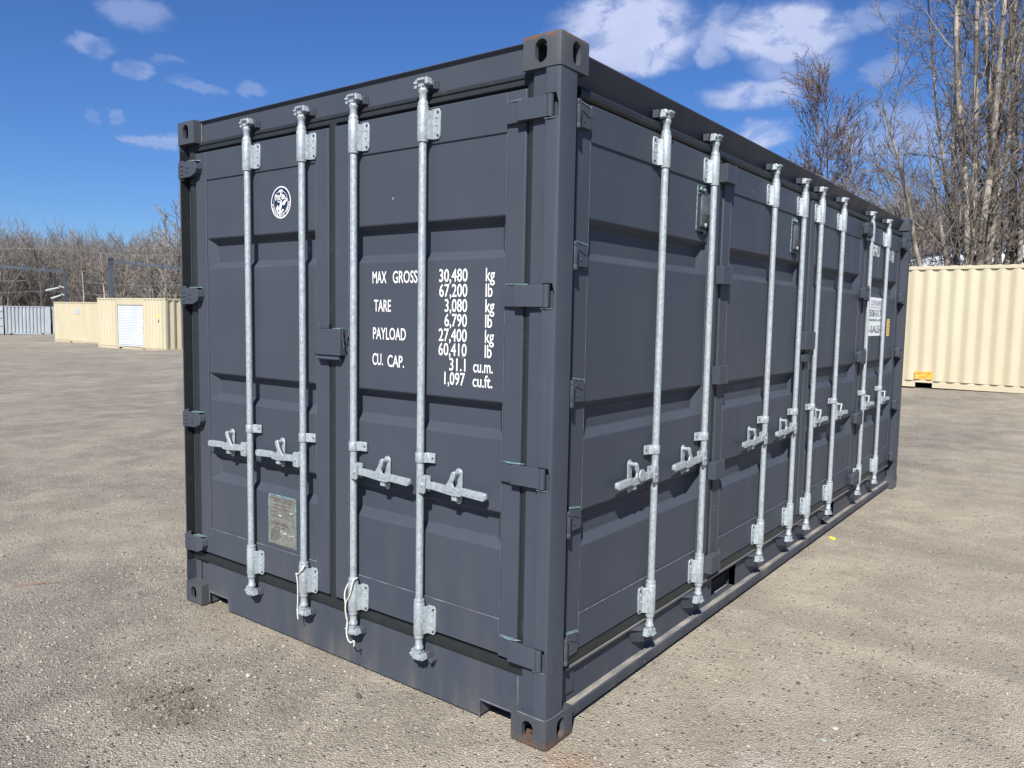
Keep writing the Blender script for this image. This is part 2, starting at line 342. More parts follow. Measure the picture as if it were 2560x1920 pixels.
# ------------------------------------------------------------------ lettering
_tc = {}
def text_raw(s, off=0.):
    cu = bpy.data.curves.new('t', 'FONT'); cu.body = s; cu.size = 1; cu.offset = off; cu.resolution_u = 3; cu.fill_mode = 'FRONT'
    o = bpy.data.objects.new('t', cu); C.objects.link(o); dg = bpy.context.evaluated_depsgraph_get(); dg.update()
    me = bpy.data.meshes.new_from_object(o.evaluated_get(dg)); bpy.data.objects.remove(o); bpy.data.curves.remove(cu)
    v = np.zeros(len(me.vertices)*3); me.vertices.foreach_get('co', v); v = v.reshape(-1, 3)
    f = [list(p.vertices) for p in me.polygons]; bpy.data.meshes.remove(me); return v, f
CAPH = text_raw('H')[0][:, 1].max()
def text(mb, s, a0, a1, z, cap, b, off=.03, sp=None):
    """text from a0 to a1, baseline z, capital height cap, lying at depth b of the face frame"""
    v, f = text_raw(s, off)
    x0, x1 = v[:, 0].min(), v[:, 0].max(); y0 = 0
    k = cap/CAPH
    vs = [mb.bm.verts.new((a0+(q[0]-x0)/(x1-x0)*(a1-a0), b, z+q[1]*k)) for q in v]
    for q in f: mb._f([vs[i] for i in q])

# ------------------------------------------------------------------ ground
def gz(x, y):
    x = np.asarray(x, float); y = np.asarray(y, float)
    d = np.hypot(x+1, y-2.5); w = smoothstep((d-7)/8)
    return w*(.0180*x+.016*y)*np.minimum(1, 110/np.maximum(d, 1e-6))
def axis_pts():
    a = [0]; st = .25
    while a[-1] < 420: a.append(a[-1]+st); st *= 1.06
    return np.array([-q for q in a[:0:-1]]+a)
ax = axis_pts(); X, Y = np.meshgrid(ax, ax+2); Z = gz(X, Y)
_r = np.random.RandomState(5)
Z += .006*np.sin(X*.9+1)*np.sin(Y*.7)*smoothstep((np.hypot(X+1, Y-2.5)-5)/4)
n = len(ax); verts = np.stack([X.ravel(), Y.ravel(), Z.ravel()], 1)
idx = np.arange(n*n).reshape(n, n); faces = np.stack([idx[:-1, :-1], idx[:-1, 1:], idx[1:, 1:], idx[1:, :-1]], -1).reshape(-1, 4)
def np_mesh(name, verts, faces, smooth=True):
    me = bpy.data.meshes.new(name); me.vertices.add(len(verts)); me.vertices.foreach_set('co', np.asarray(verts, np.float32).ravel())
    k = faces.shape[1]; me.loops.add(faces.size); me.loops.foreach_set('vertex_index', faces.astype(np.int32).ravel())
    me.polygons.add(len(faces)); me.polygons.foreach_set('loop_start', np.arange(0, faces.size, k, dtype=np.int32))
    me.update(calc_edges=True); me.polygons.foreach_set('use_smooth', np.full(len(faces), smooth)); me.update(); return me
struct('ground', np_mesh('ground', verts, faces), 'ground')

# loose gravel: thousands of small stones near the camera
rs = np.random.RandomState(3)
bm = bmesh.new(); bmesh.ops.create_icosphere(bm, subdivisions=1, radius=1); bm.verts.ensure_lookup_table()
IV = np.array([v.co[:] for v in bm.verts]); IF = np.array([[v.index for v in f.verts] for f in bm.faces]); bm.free()
def scatter(n, sizes, region, flat=.6, rs=rs):
    vs = []; 
    pts = region(n); m = len(pts); s = sizes(m)
    base = IV[None]*(1+.35*(rs.rand(m, len(IV), 1)-.5))
    base = base*np.stack([s, s*(.6+.4*rs.rand(m)), s*flat*(.6+.5*rs.rand(m))], 1)[:, None]
    a = rs.rand(m)*6.283; c, si = np.cos(a)[:, None], np.sin(a)[:, None]
    x = base[..., 0]*c-base[..., 1]*si; y = base[..., 0]*si+base[..., 1]*c
    z = base[..., 2]+(s*flat*.3)[:, None]+gz(pts[:, 0], pts[:, 1])[:, None]
    V = np.stack([x+pts[:, :1], y+pts[:, 1:2], z], -1).reshape(-1, 3)
    F = (IF[None]+(np.arange(m)*len(IV))[:, None, None]).reshape(-1, 3); return V, F
def region(n):
    out = []; 
    while sum(len(o) for o in out) < n:
        ang = YAW+(rs.rand(n)-.5)*1.5; d = 1.9+rs.rand(n)**1.35*9
        p = np.stack([CAM.x+np.sin(ang)*d, CAM.y+np.cos(ang)*d], 1)
        ok = ~((p[:, 0] < .01) & (p[:, 0] > -2.46) & (p[:, 1] > -.01) & (p[:, 1] < 6.1))
        den = np.sin(p[:, 0]*2.1+1.3*np.sin(p[:, 1]*1.7))*.5+.5; left = p[:, 0] < -.2
        ok &= rs.rand(n) < np.where(left, .55+.45*den, .22+.4*den)
        out.append(p[ok])
    return np.concatenate(out)[:n]
V, F = scatter(26000, lambda m: .0024+.0075*rs.rand(m)**3.0, region)
def clump(n):
    return np.concatenate([rs.normal(0, 1, (n//3, 2))*np.array(q[2:])+np.array(q[:2]) for q in ((-2.3, -.5, .5, .3), (-2.9, .15, .35, .2), (.9, 1.5, .4, .35))])
V2, F2 = scatter(900, lambda m: .003+.007*rs.rand(m)**2.2, clump, .75)
F = np.concatenate([F, F2+len(V)]); V = np.concatenate([V, V2])
V3, F3 = scatter(260, lambda m: .0025+.0075*rs.rand(m)**2.6, lambda n: rs.normal(0, 1, (n, 2))*np.array((.13, .08))+np.array((-1.43, -.65)), .8)
tag(link('dark_clods', np_mesh('dark_clods', V3, F3), 'clod'), kind='stuff')
tag(link('gravel', np_mesh('gravel', V, F), 'gravel'), kind='stuff')

def stone(name, x, y, r, sc, m, label, cat, seed, group=None, rz=0.):
    rr = np.random.RandomState(seed); mb = MB(); mb.ball((0, 0, 0), 1, (1, 1, 1), 2)
    for v in mb.bm.verts:
        k = 1+.16*math.sin(v.co.x*3+seed)+.14*math.sin(v.co.y*4+seed*2)+.1*(rr.rand()-.5); v.co = Vector((v.co.x*k*r*sc[0], v.co.y*k*r*sc[1], v.co.z*k*r*sc[2]+r*sc[2]*.55))
    o = obj(name, mb, m, ang=50); o.location = (x, y, 0); o.rotation_euler = (0, 0, rz); return tag(o, label, cat, group)
stone('stone', -1.456, -.556, .017, (1, .75, .6), 'stoneD', 'larger dark stone lying in the dark dirt patch left of the container', 'stone', 1, 'loose stones on the gravel', .8)
stone('stone', -1.485, -.625, .012, (1, .7, .55), 'stoneD', 'small flat dark stone beside the larger one in the dirt patch', 'stone', 2, 'loose stones on the gravel', .3)
stone('stone', -1.335, -.658, .013, (1, .6, .5), 'stoneD', 'dark sliver of stone nearest the camera in the dirt patch', 'stone', 3, 'loose stones on the gravel', .6)
stone('stone', -.856, -.142, .016, (1.2, .8, .6), 'stoneD', 'lone brownish dark stone on the gravel below the container end doors', 'stone', 4, 'loose stones on the gravel', -.3)
stone('stone', -1.379, -.32, .012, (1.3, .9, .6), 'stoneL', 'pale tan pebble between the dirt patch and the container end', 'stone', 5, 'loose stones on the gravel', -.5)
stone('stone', .792, .873, .011, (1.2, .9, .35), 'stoneL', 'flat cream pebble on the packed ground right of the container', 'stone', 6, 'loose stones on the gravel', .4)
stone('stone', .777, .755, .013, (1.2, .9, .3), 'stoneG', 'flat green grey pebble in front of the cream one', 'stone', 7, 'loose stones on the gravel', .2)
stone('stone', .558, 1.171, .009, (1.3, .8, .8), 'stoneD', 'small dark stone on the packed ground beside the long side of the container', 'stone', 8, 'loose stones on the gravel', -.4)
mb = MB(); mb.box((-.022, -.012, 0), (.022, .012, .016)); o = obj('plastic_scrap', mb, 'yplastic', bevel=.005); o.location = (.027, 3.69, 0); o.rotation_euler = (.1, .05, -.35)
tag(o, 'small bright yellow plastic scrap on the ground beside the container side', 'scrap')
mb = MB(); mb.tube([(-.12, -.03, .008), (-.04, .0, .014), (.03, .005, .012), (.11, .035, .008)], [.002, .003, .0032, .002], 6); o = obj('fallen_twig', mb, 'twigmat'); o.location = (-3.30, -.42, 0); o.rotation_euler = (0, 0, .75)
tag(o, 'reddish brown twig lying on the gravel at far left', 'twig')

# ================================================================== the slate grey side-door container
# face frame: a = to the right along a face, b = inwards, z up.  end face: (a,b)=(x,y).  side face: turned 90 degrees: x=-b, y=a.
L, WD, H = 6.058, 2.438, 2.591
BOX = empty('shipping_container'); tag(BOX, 'dark slate grey shipping container with galvanised locking bars and open gravel around it', 'container')
SIDE = R(90)
ED, SD = .03, .05            # depth of door skins on the end and on the side
def e5(x): return CAM.x+(x-CAM.x)*((2.287+ED)/(2.287+.05))   # end measurements were taken at depth .05
def ez(z): return CAM.z+(z-CAM.z)*((2.287+ED)/(2.287+.05))

# ---- corner castings
def oval(axis, c0, c1, hw, hh, t0, t1, d=0):
    mb = MB(); pts = []
    for k in range(28):
        a = 2*math.pi*k/28; r = 1
        x = hw*math.cos(a); z = (hh-hw)*(1 if math.sin(a) > 0 else -1)+hw*math.sin(a)
        if abs(math.sin(a)) < 1e-6: z = 0
        pts.append((c0+x, c1+z))
    mb.prism(pts, axis, t0, t1); return mb.mesh('c', smooth=False)
def casting(cx, cy, top, sx, sy):
    """cx,cy = outer corner; sx,sy = direction inwards"""
    z0, z1 = (H-.118, H) if top else (0, .118)
    mb = MB(); r = .016; pts = [(0, r), (r*.3, r*.3), (r, 0), (.162, 0), (.162, .178), (0, .178)]
    mb.prism([(cx+sx*p[0], cy+sy*p[1]) for p in pts], 2, z0, z1)
    bmesh.ops.recalc_face_normals(mb.bm, faces=mb.bm.faces)
    eds = [e for e in mb.bm.edges if (e.verts[0].co.z == e.verts[1].co.z) and (abs(e.verts[0].co.z-(z1 if top else z0)) < 1e-6)]
    bmesh.ops.bevel(mb.bm, geom=eds, offset=.010 if top else .012, segments=3, profile=.5, affect='EDGES')
    me = mb.mesh('casting')
    inner = MB(); a, b = cx+sx*.02, cx+sx*.145; c, d = cy+sy*.02, cy+sy*.16
    inner.box((min(a, b), min(c, d), z0+.022), (max(a, b), max(c, d), z1-.022)); im = inner.mesh('i', smooth=False)
    zc = z0+.058
    e = oval(1, cx+sx*.085, zc, .026, .040, cy-.03, cy+sy*.05 if sy > 0 else cy+.03) if sy > 0 else oval(1, cx+sx*.085, zc, .026, .040, cy-.05, cy+.03)
    s = oval(0, cy+sy*.098, zc, .026, .040, min(cx-.05, cx+.05), max(cx-.05, cx+.05))
    t = MB(); t.box((min(cx+sx*.05, cx+sx*.11), min(cy+sy*.045, cy+sy*.15), (z1-.04) if top else (z0-.02)), (max(cx+sx*.05, cx+sx*.11), max(cy+sy*.045, cy+sy*.15), (z1+.02) if top else (z0+.04)))
    me = boolean(me, [im, e, s, t.mesh('t', smooth=False)])
    link('corner_casting', me, 'casting', BOX)
for top in (0, 1):
    for (cx, sx) in ((0, -1), (-WD, 1)):
        for (cy, sy) in ((0, 1), (L, -1)): casting(cx, cy, top, sx, sy)

# ---- corner posts
HZ_E = [(ez(2.309), ez(2.384)), (ez(1.643), ez(1.723)), (ez(.98), ez(1.054)), (ez(.292), ez(.370))]
HZ_S = [(2.288, 2.391), (1.782, 1.886), (1.273, 1.377), (.778, .880), (.280, .383)]
def post_poly(): return [(-.064, .003), (-.064, .017), (-.128, .020), (-.128, .06), (-.05, .09), (-.03, .112), (-.004, .112), (-.003, .018), (-.0065, .0085), (-.016, .004)]
mb = MB(); mb.prism(post_poly(), 2, .116, H-.116)
cuts = []
for z0, z1 in HZ_E:
    c = MB(); c.prism([(-.070, z0-.004), (-.012, z0-.004), (-.012, z1-.03), (-.020, z1+.004), (-.070, z1+.004)], 1, -.02, .03); cuts.append(c.mesh('c', smooth=False))
link('corner_post', boolean(mb.mesh('post'), cuts), 'paint', BOX, bevel=.0015, seg=1)
mb = MB(); mb.prism([(-WD+.004, .017), (-WD+.010, .006), (-WD+.020, .003), (-WD+.020, .055), (-WD+.075, .055), (-WD+.075, .062), (-WD+.004, .11)], 2, .116, H-.116)
obj('corner_post', mb, 'paint', BOX, bevel=.0015, seg=1)
mb = MB(); mb.prism([(-.004, L-.165), (-.004, L-.02), (-.015, L-.006), (-.03, L-.003), (-.16, L-.003), (-.16, L-.06), (-.07, L-.06), (-.07, L-.165)], 2, .116, H-.116)
obj('corner_post', mb, 'paint', BOX, bevel=.0015, seg=1)
mb = MB(); mb.box((-WD+.004, L-.11, .116), (-WD+.16, L-.003, H-.116)); obj('corner_post', mb, 'paint', BOX, bevel=.006)

# weld bumps and primer at the near post hinge notches
for z0, z1 in HZ_E:
    mb = MB(); mb.tube([(-.068, .003, z0-.005), (-.045, .0, z0-.006), (-.016, .003, z0-.005)], .0022, 6); obj('weld_seam', mb, 'weld', BOX)

# ---- header, sill, rails
mb = MB(); mb.prism([(.05, 2.478), (.05, 2.568), (.036, 2.582), (.036, 2.585), (.2, 2.585), (.2, 2.53), (.09, 2.53), (.09, 2.478)], 0, -WD+.16, -.16)
obj('door_header', mb, 'paint', BOX, bevel=.002)
mb = MB(); mb.box((-WD+.162, .045, .012), (-.162, .12, .242)); me = mb.mesh('sill')
cs = []
for a0, a1, zt in ((-WD+.165, -2.085, .074), (-.352, -.15, .078)):
    c = MB(); c.box((a0, .0, -.1), (a1, .3, zt)); cs.append(c.mesh('c', smooth=False))
link('door_sill', boolean(me, cs), 'paint', BOX, bevel=.003)
for q0, q1 in (((-WD+.075, .062, .116), (-WD+.162, .12, .236)), ((-.162, .04, .116), (-.100, .12, .240))):
    mb = MB(); mb.box(q0, q1); obj('sill_end_plate', mb, 'paint', BOX, bevel=.002)
def seam(par, pts, r, n=6):
    mb = MB(); mb.tube(pts, r, n); obj('weld_seam', mb, 'weld', par)
# weld lines on the sill pockets
seam(BOX, [(-WD+.170, .043, .118), (-WD+.172, .043, .02)], .004)
seam(BOX, [(-2.085, .043, .01), (-2.085, .043, .078), (-WD+.17, .043, .078)], .0045)
seam(BOX, [(-.352, .043, .012), (-.352, .043, .082), (-.17, .043, .082)], .004)
seam(BOX, [(-.162, .042, .235), (-.160, .040, .12), (-.135, .002, .121), (-.07, .0, .121), (-.01, .001, .121), (0.0, .03, .121), (0, .11, .121)], .0035)
seam(BOX, [(-WD+.163, .046, H-.01), (-WD+.163, .046, H-.115)], .004)
# roof and hidden walls
def corr_pts(length, period=.272, depth=.036, flat=.07, slope=.066):
    pts = [(0, 0)]; t = .03
    while t+period < length-.02:
        pts += [(t, 0), (t+slope, depth), (t+slope+flat, depth), (t+2*slope+flat, 0)]; t += period
    pts.append((length, 0)); return pts
def corr_wall(mb, p0, p1, z0, z1, inward, **kw):
    p0, p1 = Vector((*p0, 0)), Vector((*p1, 0)); d = (p1-p0); ln = d.length; d.normalize(); nn = Vector((*inward, 0))
    prev = None
    for t, dep in corr_pts(ln, **kw):
        q = p0+d*t+nn*dep; cur = (mb.bm.verts.new((q.x, q.y, z0)), mb.bm.verts.new((q.x, q.y, z1)))
        if prev: mb._f([prev[0], cur[0], cur[1], prev[1]])
        prev = cur
mb = MB(); corr_wall(mb, (-WD+.01, .1), (-WD+.01, L-.1), .15, 2.5, (1, 0)); corr_wall(mb, (-WD+.1, L-.01), (-.1, L-.01), .15, 2.5, (0, -1)); obj('wall', mb, 'paint', BOX)
mb = MB(); mb.box((-WD+.06, .14, 2.535), (-.1, L-.06, 2.553)); obj('roof', mb, 'paint', BOX)
mb = MB(); mb.box((-WD+.06, .13, .09), (-.12, L-.1, .15))
for k in range(15): mb.box((-WD+.1, .35+k*.4, .02), (-.14, .40+k*.4, .09))
obj('floor', mb, 'dark', BOX)
# side top rail: leans outwards towards its lip
mb = MB(); mb.prism([(-.098, 2.455), (-.052, 2.551), (-.044, 2.565), (-.044, 2.569), (-.13, 2.569), (-.13, 2.455)], 1, .172, L-.172); link('top_rail', mb.mesh('top_rail', ang=5), 'paint', BOX)
mb = MB(); mb.box((-WD+.0, .172, 2.47), (-WD+.06, L-.172, 2.54)); obj('top_rail', mb, 'paint', BOX, bevel=.003)
mb = MB(); mb.box((-WD+.0, .172, .02), (-WD+.06, L-.172, .15)); obj('bottom_rail', mb, 'paint', BOX, bevel=.003)
# side bottom rail: lip, web with fork pockets
mb = MB(); mb.box((-.115, .178, .072), (-.076, L-.172, .226)); me = mb.mesh('web'); cs = []
for y0, y1 in ((1.685, 2.035), (3.755, 4.05+.03)):
    c = MB(); c.box((-.3, y0, .074), (.1, y1, .200)); cs.append(c.mesh('c', smooth=False))
me = boolean(me, cs)
web = link('bottom_rail', me, 'paint', BOX)
mb = MB(); mb.prism([(-.085, .060), (-.085, .073), (-.0465, .073), (-.0425, .069), (-.0425, .034), (-.0455, .024), (-.052, .018), (-.060, .016), (-.060, .060)], 1, .178, L-.172)
obj('rail_lip', mb, 'paint', web, ang=20)
mb = MB(); mb.box((-.0775, .179, .0732), (-.0475, L-.173, .0756))
for y0, y1 in ((1.69, 2.03), (3.76, 4.075)): mb.box((-.6, y0-.005, .050), (-.085, y1+.005, .066))
obj('rail_flange', mb, 'dusttop', web)
for y0, y1 in ((1.685, 2.035), (3.755, 4.08)):
    mb = MB()
    for s, y in ((1, y0), (-1, y1)): mb.box((-.7, min(y, y-s*.006), .066), (-.078, max(y, y-s*.006), .206))
    mb.box((-.7, y0, .200), (-.116, y1, .206)); obj('fork_pocket', mb, 'paint', BOX)
mb = MB(); mb.prism([(-.074, .228), (-.050, .2285), (-.046, .240), (-.074, .246)], 1, .20, L-.20); obj('door_sill', mb, 'rail_dust', BOX)
mb = MB(); mb.box((-.075, .165, .118), (-.066, .285, .228)); obj('sill_end_plate', mb, 'paint', BOX)

# ---- gaskets
def gasket(mb, poly, axis, t0, t1): mb.prism(poly, axis, t0, t1)
mb = MB()     # end seals, plus the left post's shade strip
mb.prism([(.055, 2.480), (.040, 2.478), (.034, 2.468), (.034, 2.462), (.040, 2.458), (.036, 2.446), (.036, 2.438), (.055, 2.432)], 0, -2.40, -.13)
mb.prism([(.055, .238), (.040, .242), (.034, .254), (.036, .286), (.055, .290)], 0, -2.40, -.128)
mb.prism([(-2.419, .030), (-2.417, .004), (-2.414, .004), (-2.4135, .052), (-2.419, .056)], 2, .24, 2.44)  # near-black strip standing in for shade on the left post wall, no seal
mb.prism([(-2.395, .052), (-2.380, .038), (-2.355, .036), (-2.32, .05)], 2, .26, 2.45)
mb.prism([(-.170, .052), (-.166, .040), (-.142, .032), (-.127, .034), (-.127, .056)], 2, .26, 2.45)
mb.prism([(e5(-1.285), .06), (e5(-1.275), .038), (e5(-1.25), .034), (e5(-1.232), .038), (e5(-1.226), .06)], 2, .26, 2.44)
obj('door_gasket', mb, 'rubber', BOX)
mb = MB()     # side
mb.prism([(-.07, 2.456), (-.052, 2.452), (-.042, 2.440), (-.042, 2.422), (-.052, 2.412), (-.07, 2.408)], 1, .20, L-.19)
mb.prism([(-.085, .246), (-.050, .246), (-.050, .285), (-.085, .290)], 1, .20, L-.2)
for y0, y1 in ((1.525, 1.585), (3.000, 3.055), (4.472, 4.532)):
    mb.prism([(-.09, y0+.004), (-.058, y0+.008), (-.054, (y0+y1)/2), (-.058, y1-.008), (-.09, y1-.004)], 2, .28, 2.43)
mb.prism([(-.09, .115), (-.06, .15), (-.062, .186), (-.09, .186)], 2, .28, 2.45); mb.prism([(-.09, 5.872), (-.06, 5.874), (-.062, 5.90), (-.09, 5.90)], 2, .28, 2.45)
obj('door_gasket', mb, 'rubber', BOX)
# behind everything a dark liner so that no daylight passes the joints
mb = MB(); mb.box((-WD+.07, .075, .20), (-.13, .085, 2.5)); mb.box((-.13, .11, .24), (-.125, L-.1, 2.5)); obj('lining', mb, 'dark', BOX)

# ---- doors
BANDS = [(1.830, 1.984), (1.137, 1.279), (.708, .852)]
def door_mesh(a0, a1, p0, p1, z0, z1, zl, zt, b, bands, sl=.028, sr=.042, dep=.038, step=.006):
    """door skin at depth b; pressed panel p0..p1 between zl and zt, with three bands pushed in"""
    mb = MB(); th = .036
    mb.box((a0, b, z0), (p0, b+th, z1)); mb.box((p1, b, z0), (a1, b+th, z1))
    mb.box((p0, b, z0), (p1, b+th, zl)); mb.box((p0, b, zt), (p1, b+th, z1))
    s = b+step
    As = [p0, p0+sr, p1-sr, p1]; Zs = [zl]
    for q0, q1 in sorted(bands): Zs += [q0, q0+sl, q1-sl-.004, q1]
    Zs.append(zt)
    def dz(i, j):
        if i in (1, 2) and j > 0 and j < len(Zs)-1 and (j-1) % 4 in (1, 2): return dep
        return 0
    # panel set back by the step; small returns at top and bottom
    g = [[mb.bm.verts.new((As[i], s+dz(i, j), Zs[j])) for j in range(len(Zs))] for i in range(4)]
    for i in range(3):
        for j in range(len(Zs)-1):
            q = [g[i][j], g[i+1][j], g[i+1][j+1], g[i][j+1]]; dd = [dz(i, j), dz(i+1, j), dz(i+1, j+1), dz(i, j+1)]
            k = [t for t in range(4) if dd[t] > 0]
            if len(k) == 1:      # corner of a band: split along the diagonal to the deep vertex
                t = k[0]; mb._f([q[t], q[(t+1) % 4], q[(t+2) % 4]]); mb._f([q[t], q[(t+2) % 4], q[(t+3) % 4]])
            else: mb._f(q)
    return mb
def door_obj(name, mb, parent, rz):
    bmesh.ops.recalc_face_normals(mb.bm, faces=mb.bm.faces)
    me = mb.mesh(name, recalc=False); return link(name, me, 'paint', parent, bevel=.0045, rz=rz, seg=3)

# ---- galvanised fittings, in the frame of their bar (bar axis at the origin, skin of the door at b=DB)
def bar_mesh(DB, zt=2.429, zb=.279):
    mb = MB(); r = .0157
    mb.lathe([(r, zb+.12), (r, zt-.12)], n=28)
    for s, z in ((1, zt), (-1, zb)):
        mb.lathe([(.0205, z-s*.145), (.0222, z-s*.139), (.0205, z-s*.132)] if s > 0 else [(.0205, z+.132+.01), (.0222, z+.139+.01), (.0205, z+.145+.012)], n=24)
        pr = [(.0195, z-s*.01), (.021, z+s*.004), (.0185, z+s*.012), (.0155, z+s*.014), (.0155, z+s*.040), (.0195, z+s*.046), (.0200, z+s*.055), (.0145, z+s*.062), (.012, z+s*.085)]
        mb.lathe(pr if s > 0 else pr[::-1], n=24)
        # cam: cross head with two hooked jaws
        zc = z+s*.078
        mb.box((-.014, -.016, zc-.014), (.014, .018, zc+.014))
        mb.prism([(-.036, -.006), (-.030, -.016), (-.006, -.018), (.022, -.016), (.034, -.004), (.030, .010), (-.030, .010)], 2, min(zc, zc+s*.016), max(zc, zc+s*.016))
        mb.box((-.037, -.012, min(zc-s*.016, zc+s*.018)), (-.022, .012, max(zc-s*.016, zc+s*.018)), rot=Matrix.Rotation(.25, 3, 'Y'))
        mb.box((.020, -.016, min(zc-s*.006, zc+s*.02)), (.034, .014, max(zc-s*.006, zc+s*.02)), rot=Matrix.Rotation(-.3, 3, 'Y'))
        mb.box((-.012, -.026, min(zc+s*.008, zc+s*.017)), (.024, -.014, max(zc+s*.008, zc+s*.017)))
        mb.ball((-.034, -.014, zc+s*.004), .006)
    return mb.mesh('bar')
def bracket_mesh(sgn, DB, z0=2.305, z1=2.436):
    mb = MB(); mb.lathe([(.0215, z0), (.023, z0+.004), (.023, z1-.004), (.0215, z1)], n=26)
    zz0, zz1 = z0+.004, z1-.012; t = .006; c = .014
    def pl(x0, x1, y, yy):
        pts = [(x0, zz0), (x1-c*.6, zz0), (x1, zz0+c), (x1, zz1-c), (x1-c*.6, zz1), (x0, zz1)]
        mb.prism([(sgn*p, q) for p, q in pts], 1, y, yy)
    pl(.030, .072, DB-.0075, DB-.0005)
    mb.prism([(sgn*.010, -.020), (sgn*.034, DB-.0075), (sgn*.034, DB-.0005), (sgn*.004, .004)], 2, zz0, zz1-.006)
    mb.box((min(-sgn*.029, -sgn*.018), .0, z0+.006), (max(-sgn*.029, -sgn*.018), DB-.0005, z1-.008))
    mb.mi = 0
    for z in (zz0+.055, zz0+.085): mb.ball((sgn*.054, DB-.008, z), .0055)
    mb.mi = 1
    for z in (zz0+.014, zz1-.014):
        mb.ball((sgn*.060, DB-.0085, z), .0058); mb.ball((-sgn*.024, -.001, z), .0050)
    return mb.mesh('bracket')
def guide_mesh(sgn, DB):
    mb = MB(); z0, z1 = 1.008, 1.048
    mb.lathe([(.0195, z0), (.0205, z0+.002), (.0205, z1-.002), (.0195, z1)], n=24)
    mb.prism([(sgn*.004, -.020), (sgn*.030, DB-.014), (sgn*.060, DB-.008), (sgn*.060, DB-.0005), (sgn*.02, DB-.0005), (sgn*.0, .01)], 2, z0, z1)
    mb.box((min(-sgn*.024, -sgn*.012), -.006, z0), (max(-sgn*.024, -sgn*.012), DB-.0005, z1)); mb.mi = 1
    mb.ball((sgn*.050, DB-.009, (z0+z1)/2), .0055); mb.ball((-sgn*.018, -.007, (z0+z1)/2), .0048)
    return mb.mesh('guide')
def handle_mesh(sgn, DB):
    mb = MB(); z = .922
    mb.prism([(sgn*p, q) for p, q in ((.008, z-.034), (.044, z-.034), (.047, z-.028), (.047, z+.030), (.040, z+.036), (.008, z+.036))], 1, -.024, -.016)
    mb.prism([(sgn*p, q) for p, q in ((.008, z-.030), (.046, z-.030), (.046, z+.034), (.008, z+.034))], 1, .008, .014)
    mb.box((min(sgn*.008, sgn*.016), -.016, z-.03), (max(sgn*.008, sgn*.016), .010, z+.034))
    mb.box((min(sgn*.03, sgn*.085), -.014, z-.014), (max(sgn*.03, sgn*.085), .006, z+.014))
    body = [(.070, z+.016), (.070, z-.014), (.140, z-.020), (.190, z-.024), (.225, z-.021), (.235, z-.014), (.345, z-.020), (.352, z-.012), (.352, z+.004), (.345, z+.010), (.235, z+.014), (.20, z+.006), (.14, z+.012)]
    mb.prism([(sgn*p, q) for p, q in body], 1, -.012, .002)
    mb.prism([(sgn*p, q) for p, q in ((.232, z-.014), (.345, z-.020), (.350, z-.010), (.350, z+.004), (.343, z+.009), (.232, z+.012))], 1, -.017, -.011)
    mb.tube([(sgn*.030, -.028, z), (sgn*.030, .014, z)], .008, 12)
    for k in range(5): mb.box((min(sgn*(.262+k*.016), sgn*(.268+k*.016)), -.0185, z-.009), (max(sgn*(.262+k*.016), sgn*(.268+k*.016)), -.0165, z+.003))
    return mb.mesh('handle')
def catch_mesh(sgn, DB, flap=False):
    mb = MB(); c = sgn*.188; z = .93
    pts = []
    for k in range(13): a = math.pi*k/12; pts.append((c+.019*math.cos(a), z+.055+.019*math.sin(a)))
    for k in range(13): a = math.pi+math.pi*k/12; pts.append((c+.017*math.cos(a), z-.052+.017*math.sin(a)))
    mb.prism(pts, 1, DB-.006, DB-.0005)
    mb.tube([(c, DB-.004, z+.056), (c, -.003, z+.056)], .009, 14); mb.ball((c, -.004, z+.056), .0105, sub=2)
    mb.ball((c, DB-.008, z-.054), .010, (1, .8, 1), 2)
    mb.box((c-.013, -.006, z-.052), (c+.013, DB-.002, z-.010))
    arm = [(.010, .062), (-.009, .062), (-.018, .036), (-.034, .012), (-.052, -.006), (-.046, -.026), (-.020, -.018), (.006, -.022), (.030, -.010), (.026, .000), (.002, .004), (-.006, .020), (.008, .040)]
    mb.prism([(c+sgn*p, z+q) for p, q in arm], 1, -.013, -.004)
    if flap: mb.prism([(c-sgn*.03+.026*math.cos(a*math.pi/8), z+.008+.026*math.sin(a*math.pi/8)) for a in range(16)], 1, -.024, -.017)
    mb.mi = 1
    return mb.mesh('catch')
FIT = {}
def fit(kind, sgn, DB, **kw):
    k = (kind, sgn, round(DB, 4), tuple(kw.items()))
    if k not in FIT:
        me = {'bar': lambda: bar_mesh(DB, **kw), 'bracket': lambda: bracket_mesh(sgn, DB, **kw), 'guide': lambda: guide_mesh(sgn, DB), 'handle': lambda: handle_mesh(sgn, DB), 'catch': lambda: catch_mesh(sgn, DB, **kw)}[kind]()
        me.materials.append(M['galv']); me.materials.append(M['bolt']); FIT[k] = me
    return FIT[k]
def add_bar(door, a, b, DB, plate, hand, flap=False, zt=2.429, zb=.279):
    def put(name, me, bv=.0012):
        link(name, me, 'galv', door, bevel=bv, loc=(a, b, 0), seg=2)
    put('locking_bar', fit('bar', 1, DB, zt=zt, zb=zb), .001)
    put('bar_bracket', fit('bracket', plate, DB, z0=zt-.139, z1=zt-.006)); put('bar_bracket', fit('bracket', plate, DB, z0=zb+.006, z1=zb+.143))
    put('bar_guide', fit('guide', plate, DB)); put('bar_handle', fit('handle', hand, DB), .002); put('handle_catch', fit('catch', hand, DB, flap=flap) if flap else fit('catch', hand, DB), .0015)

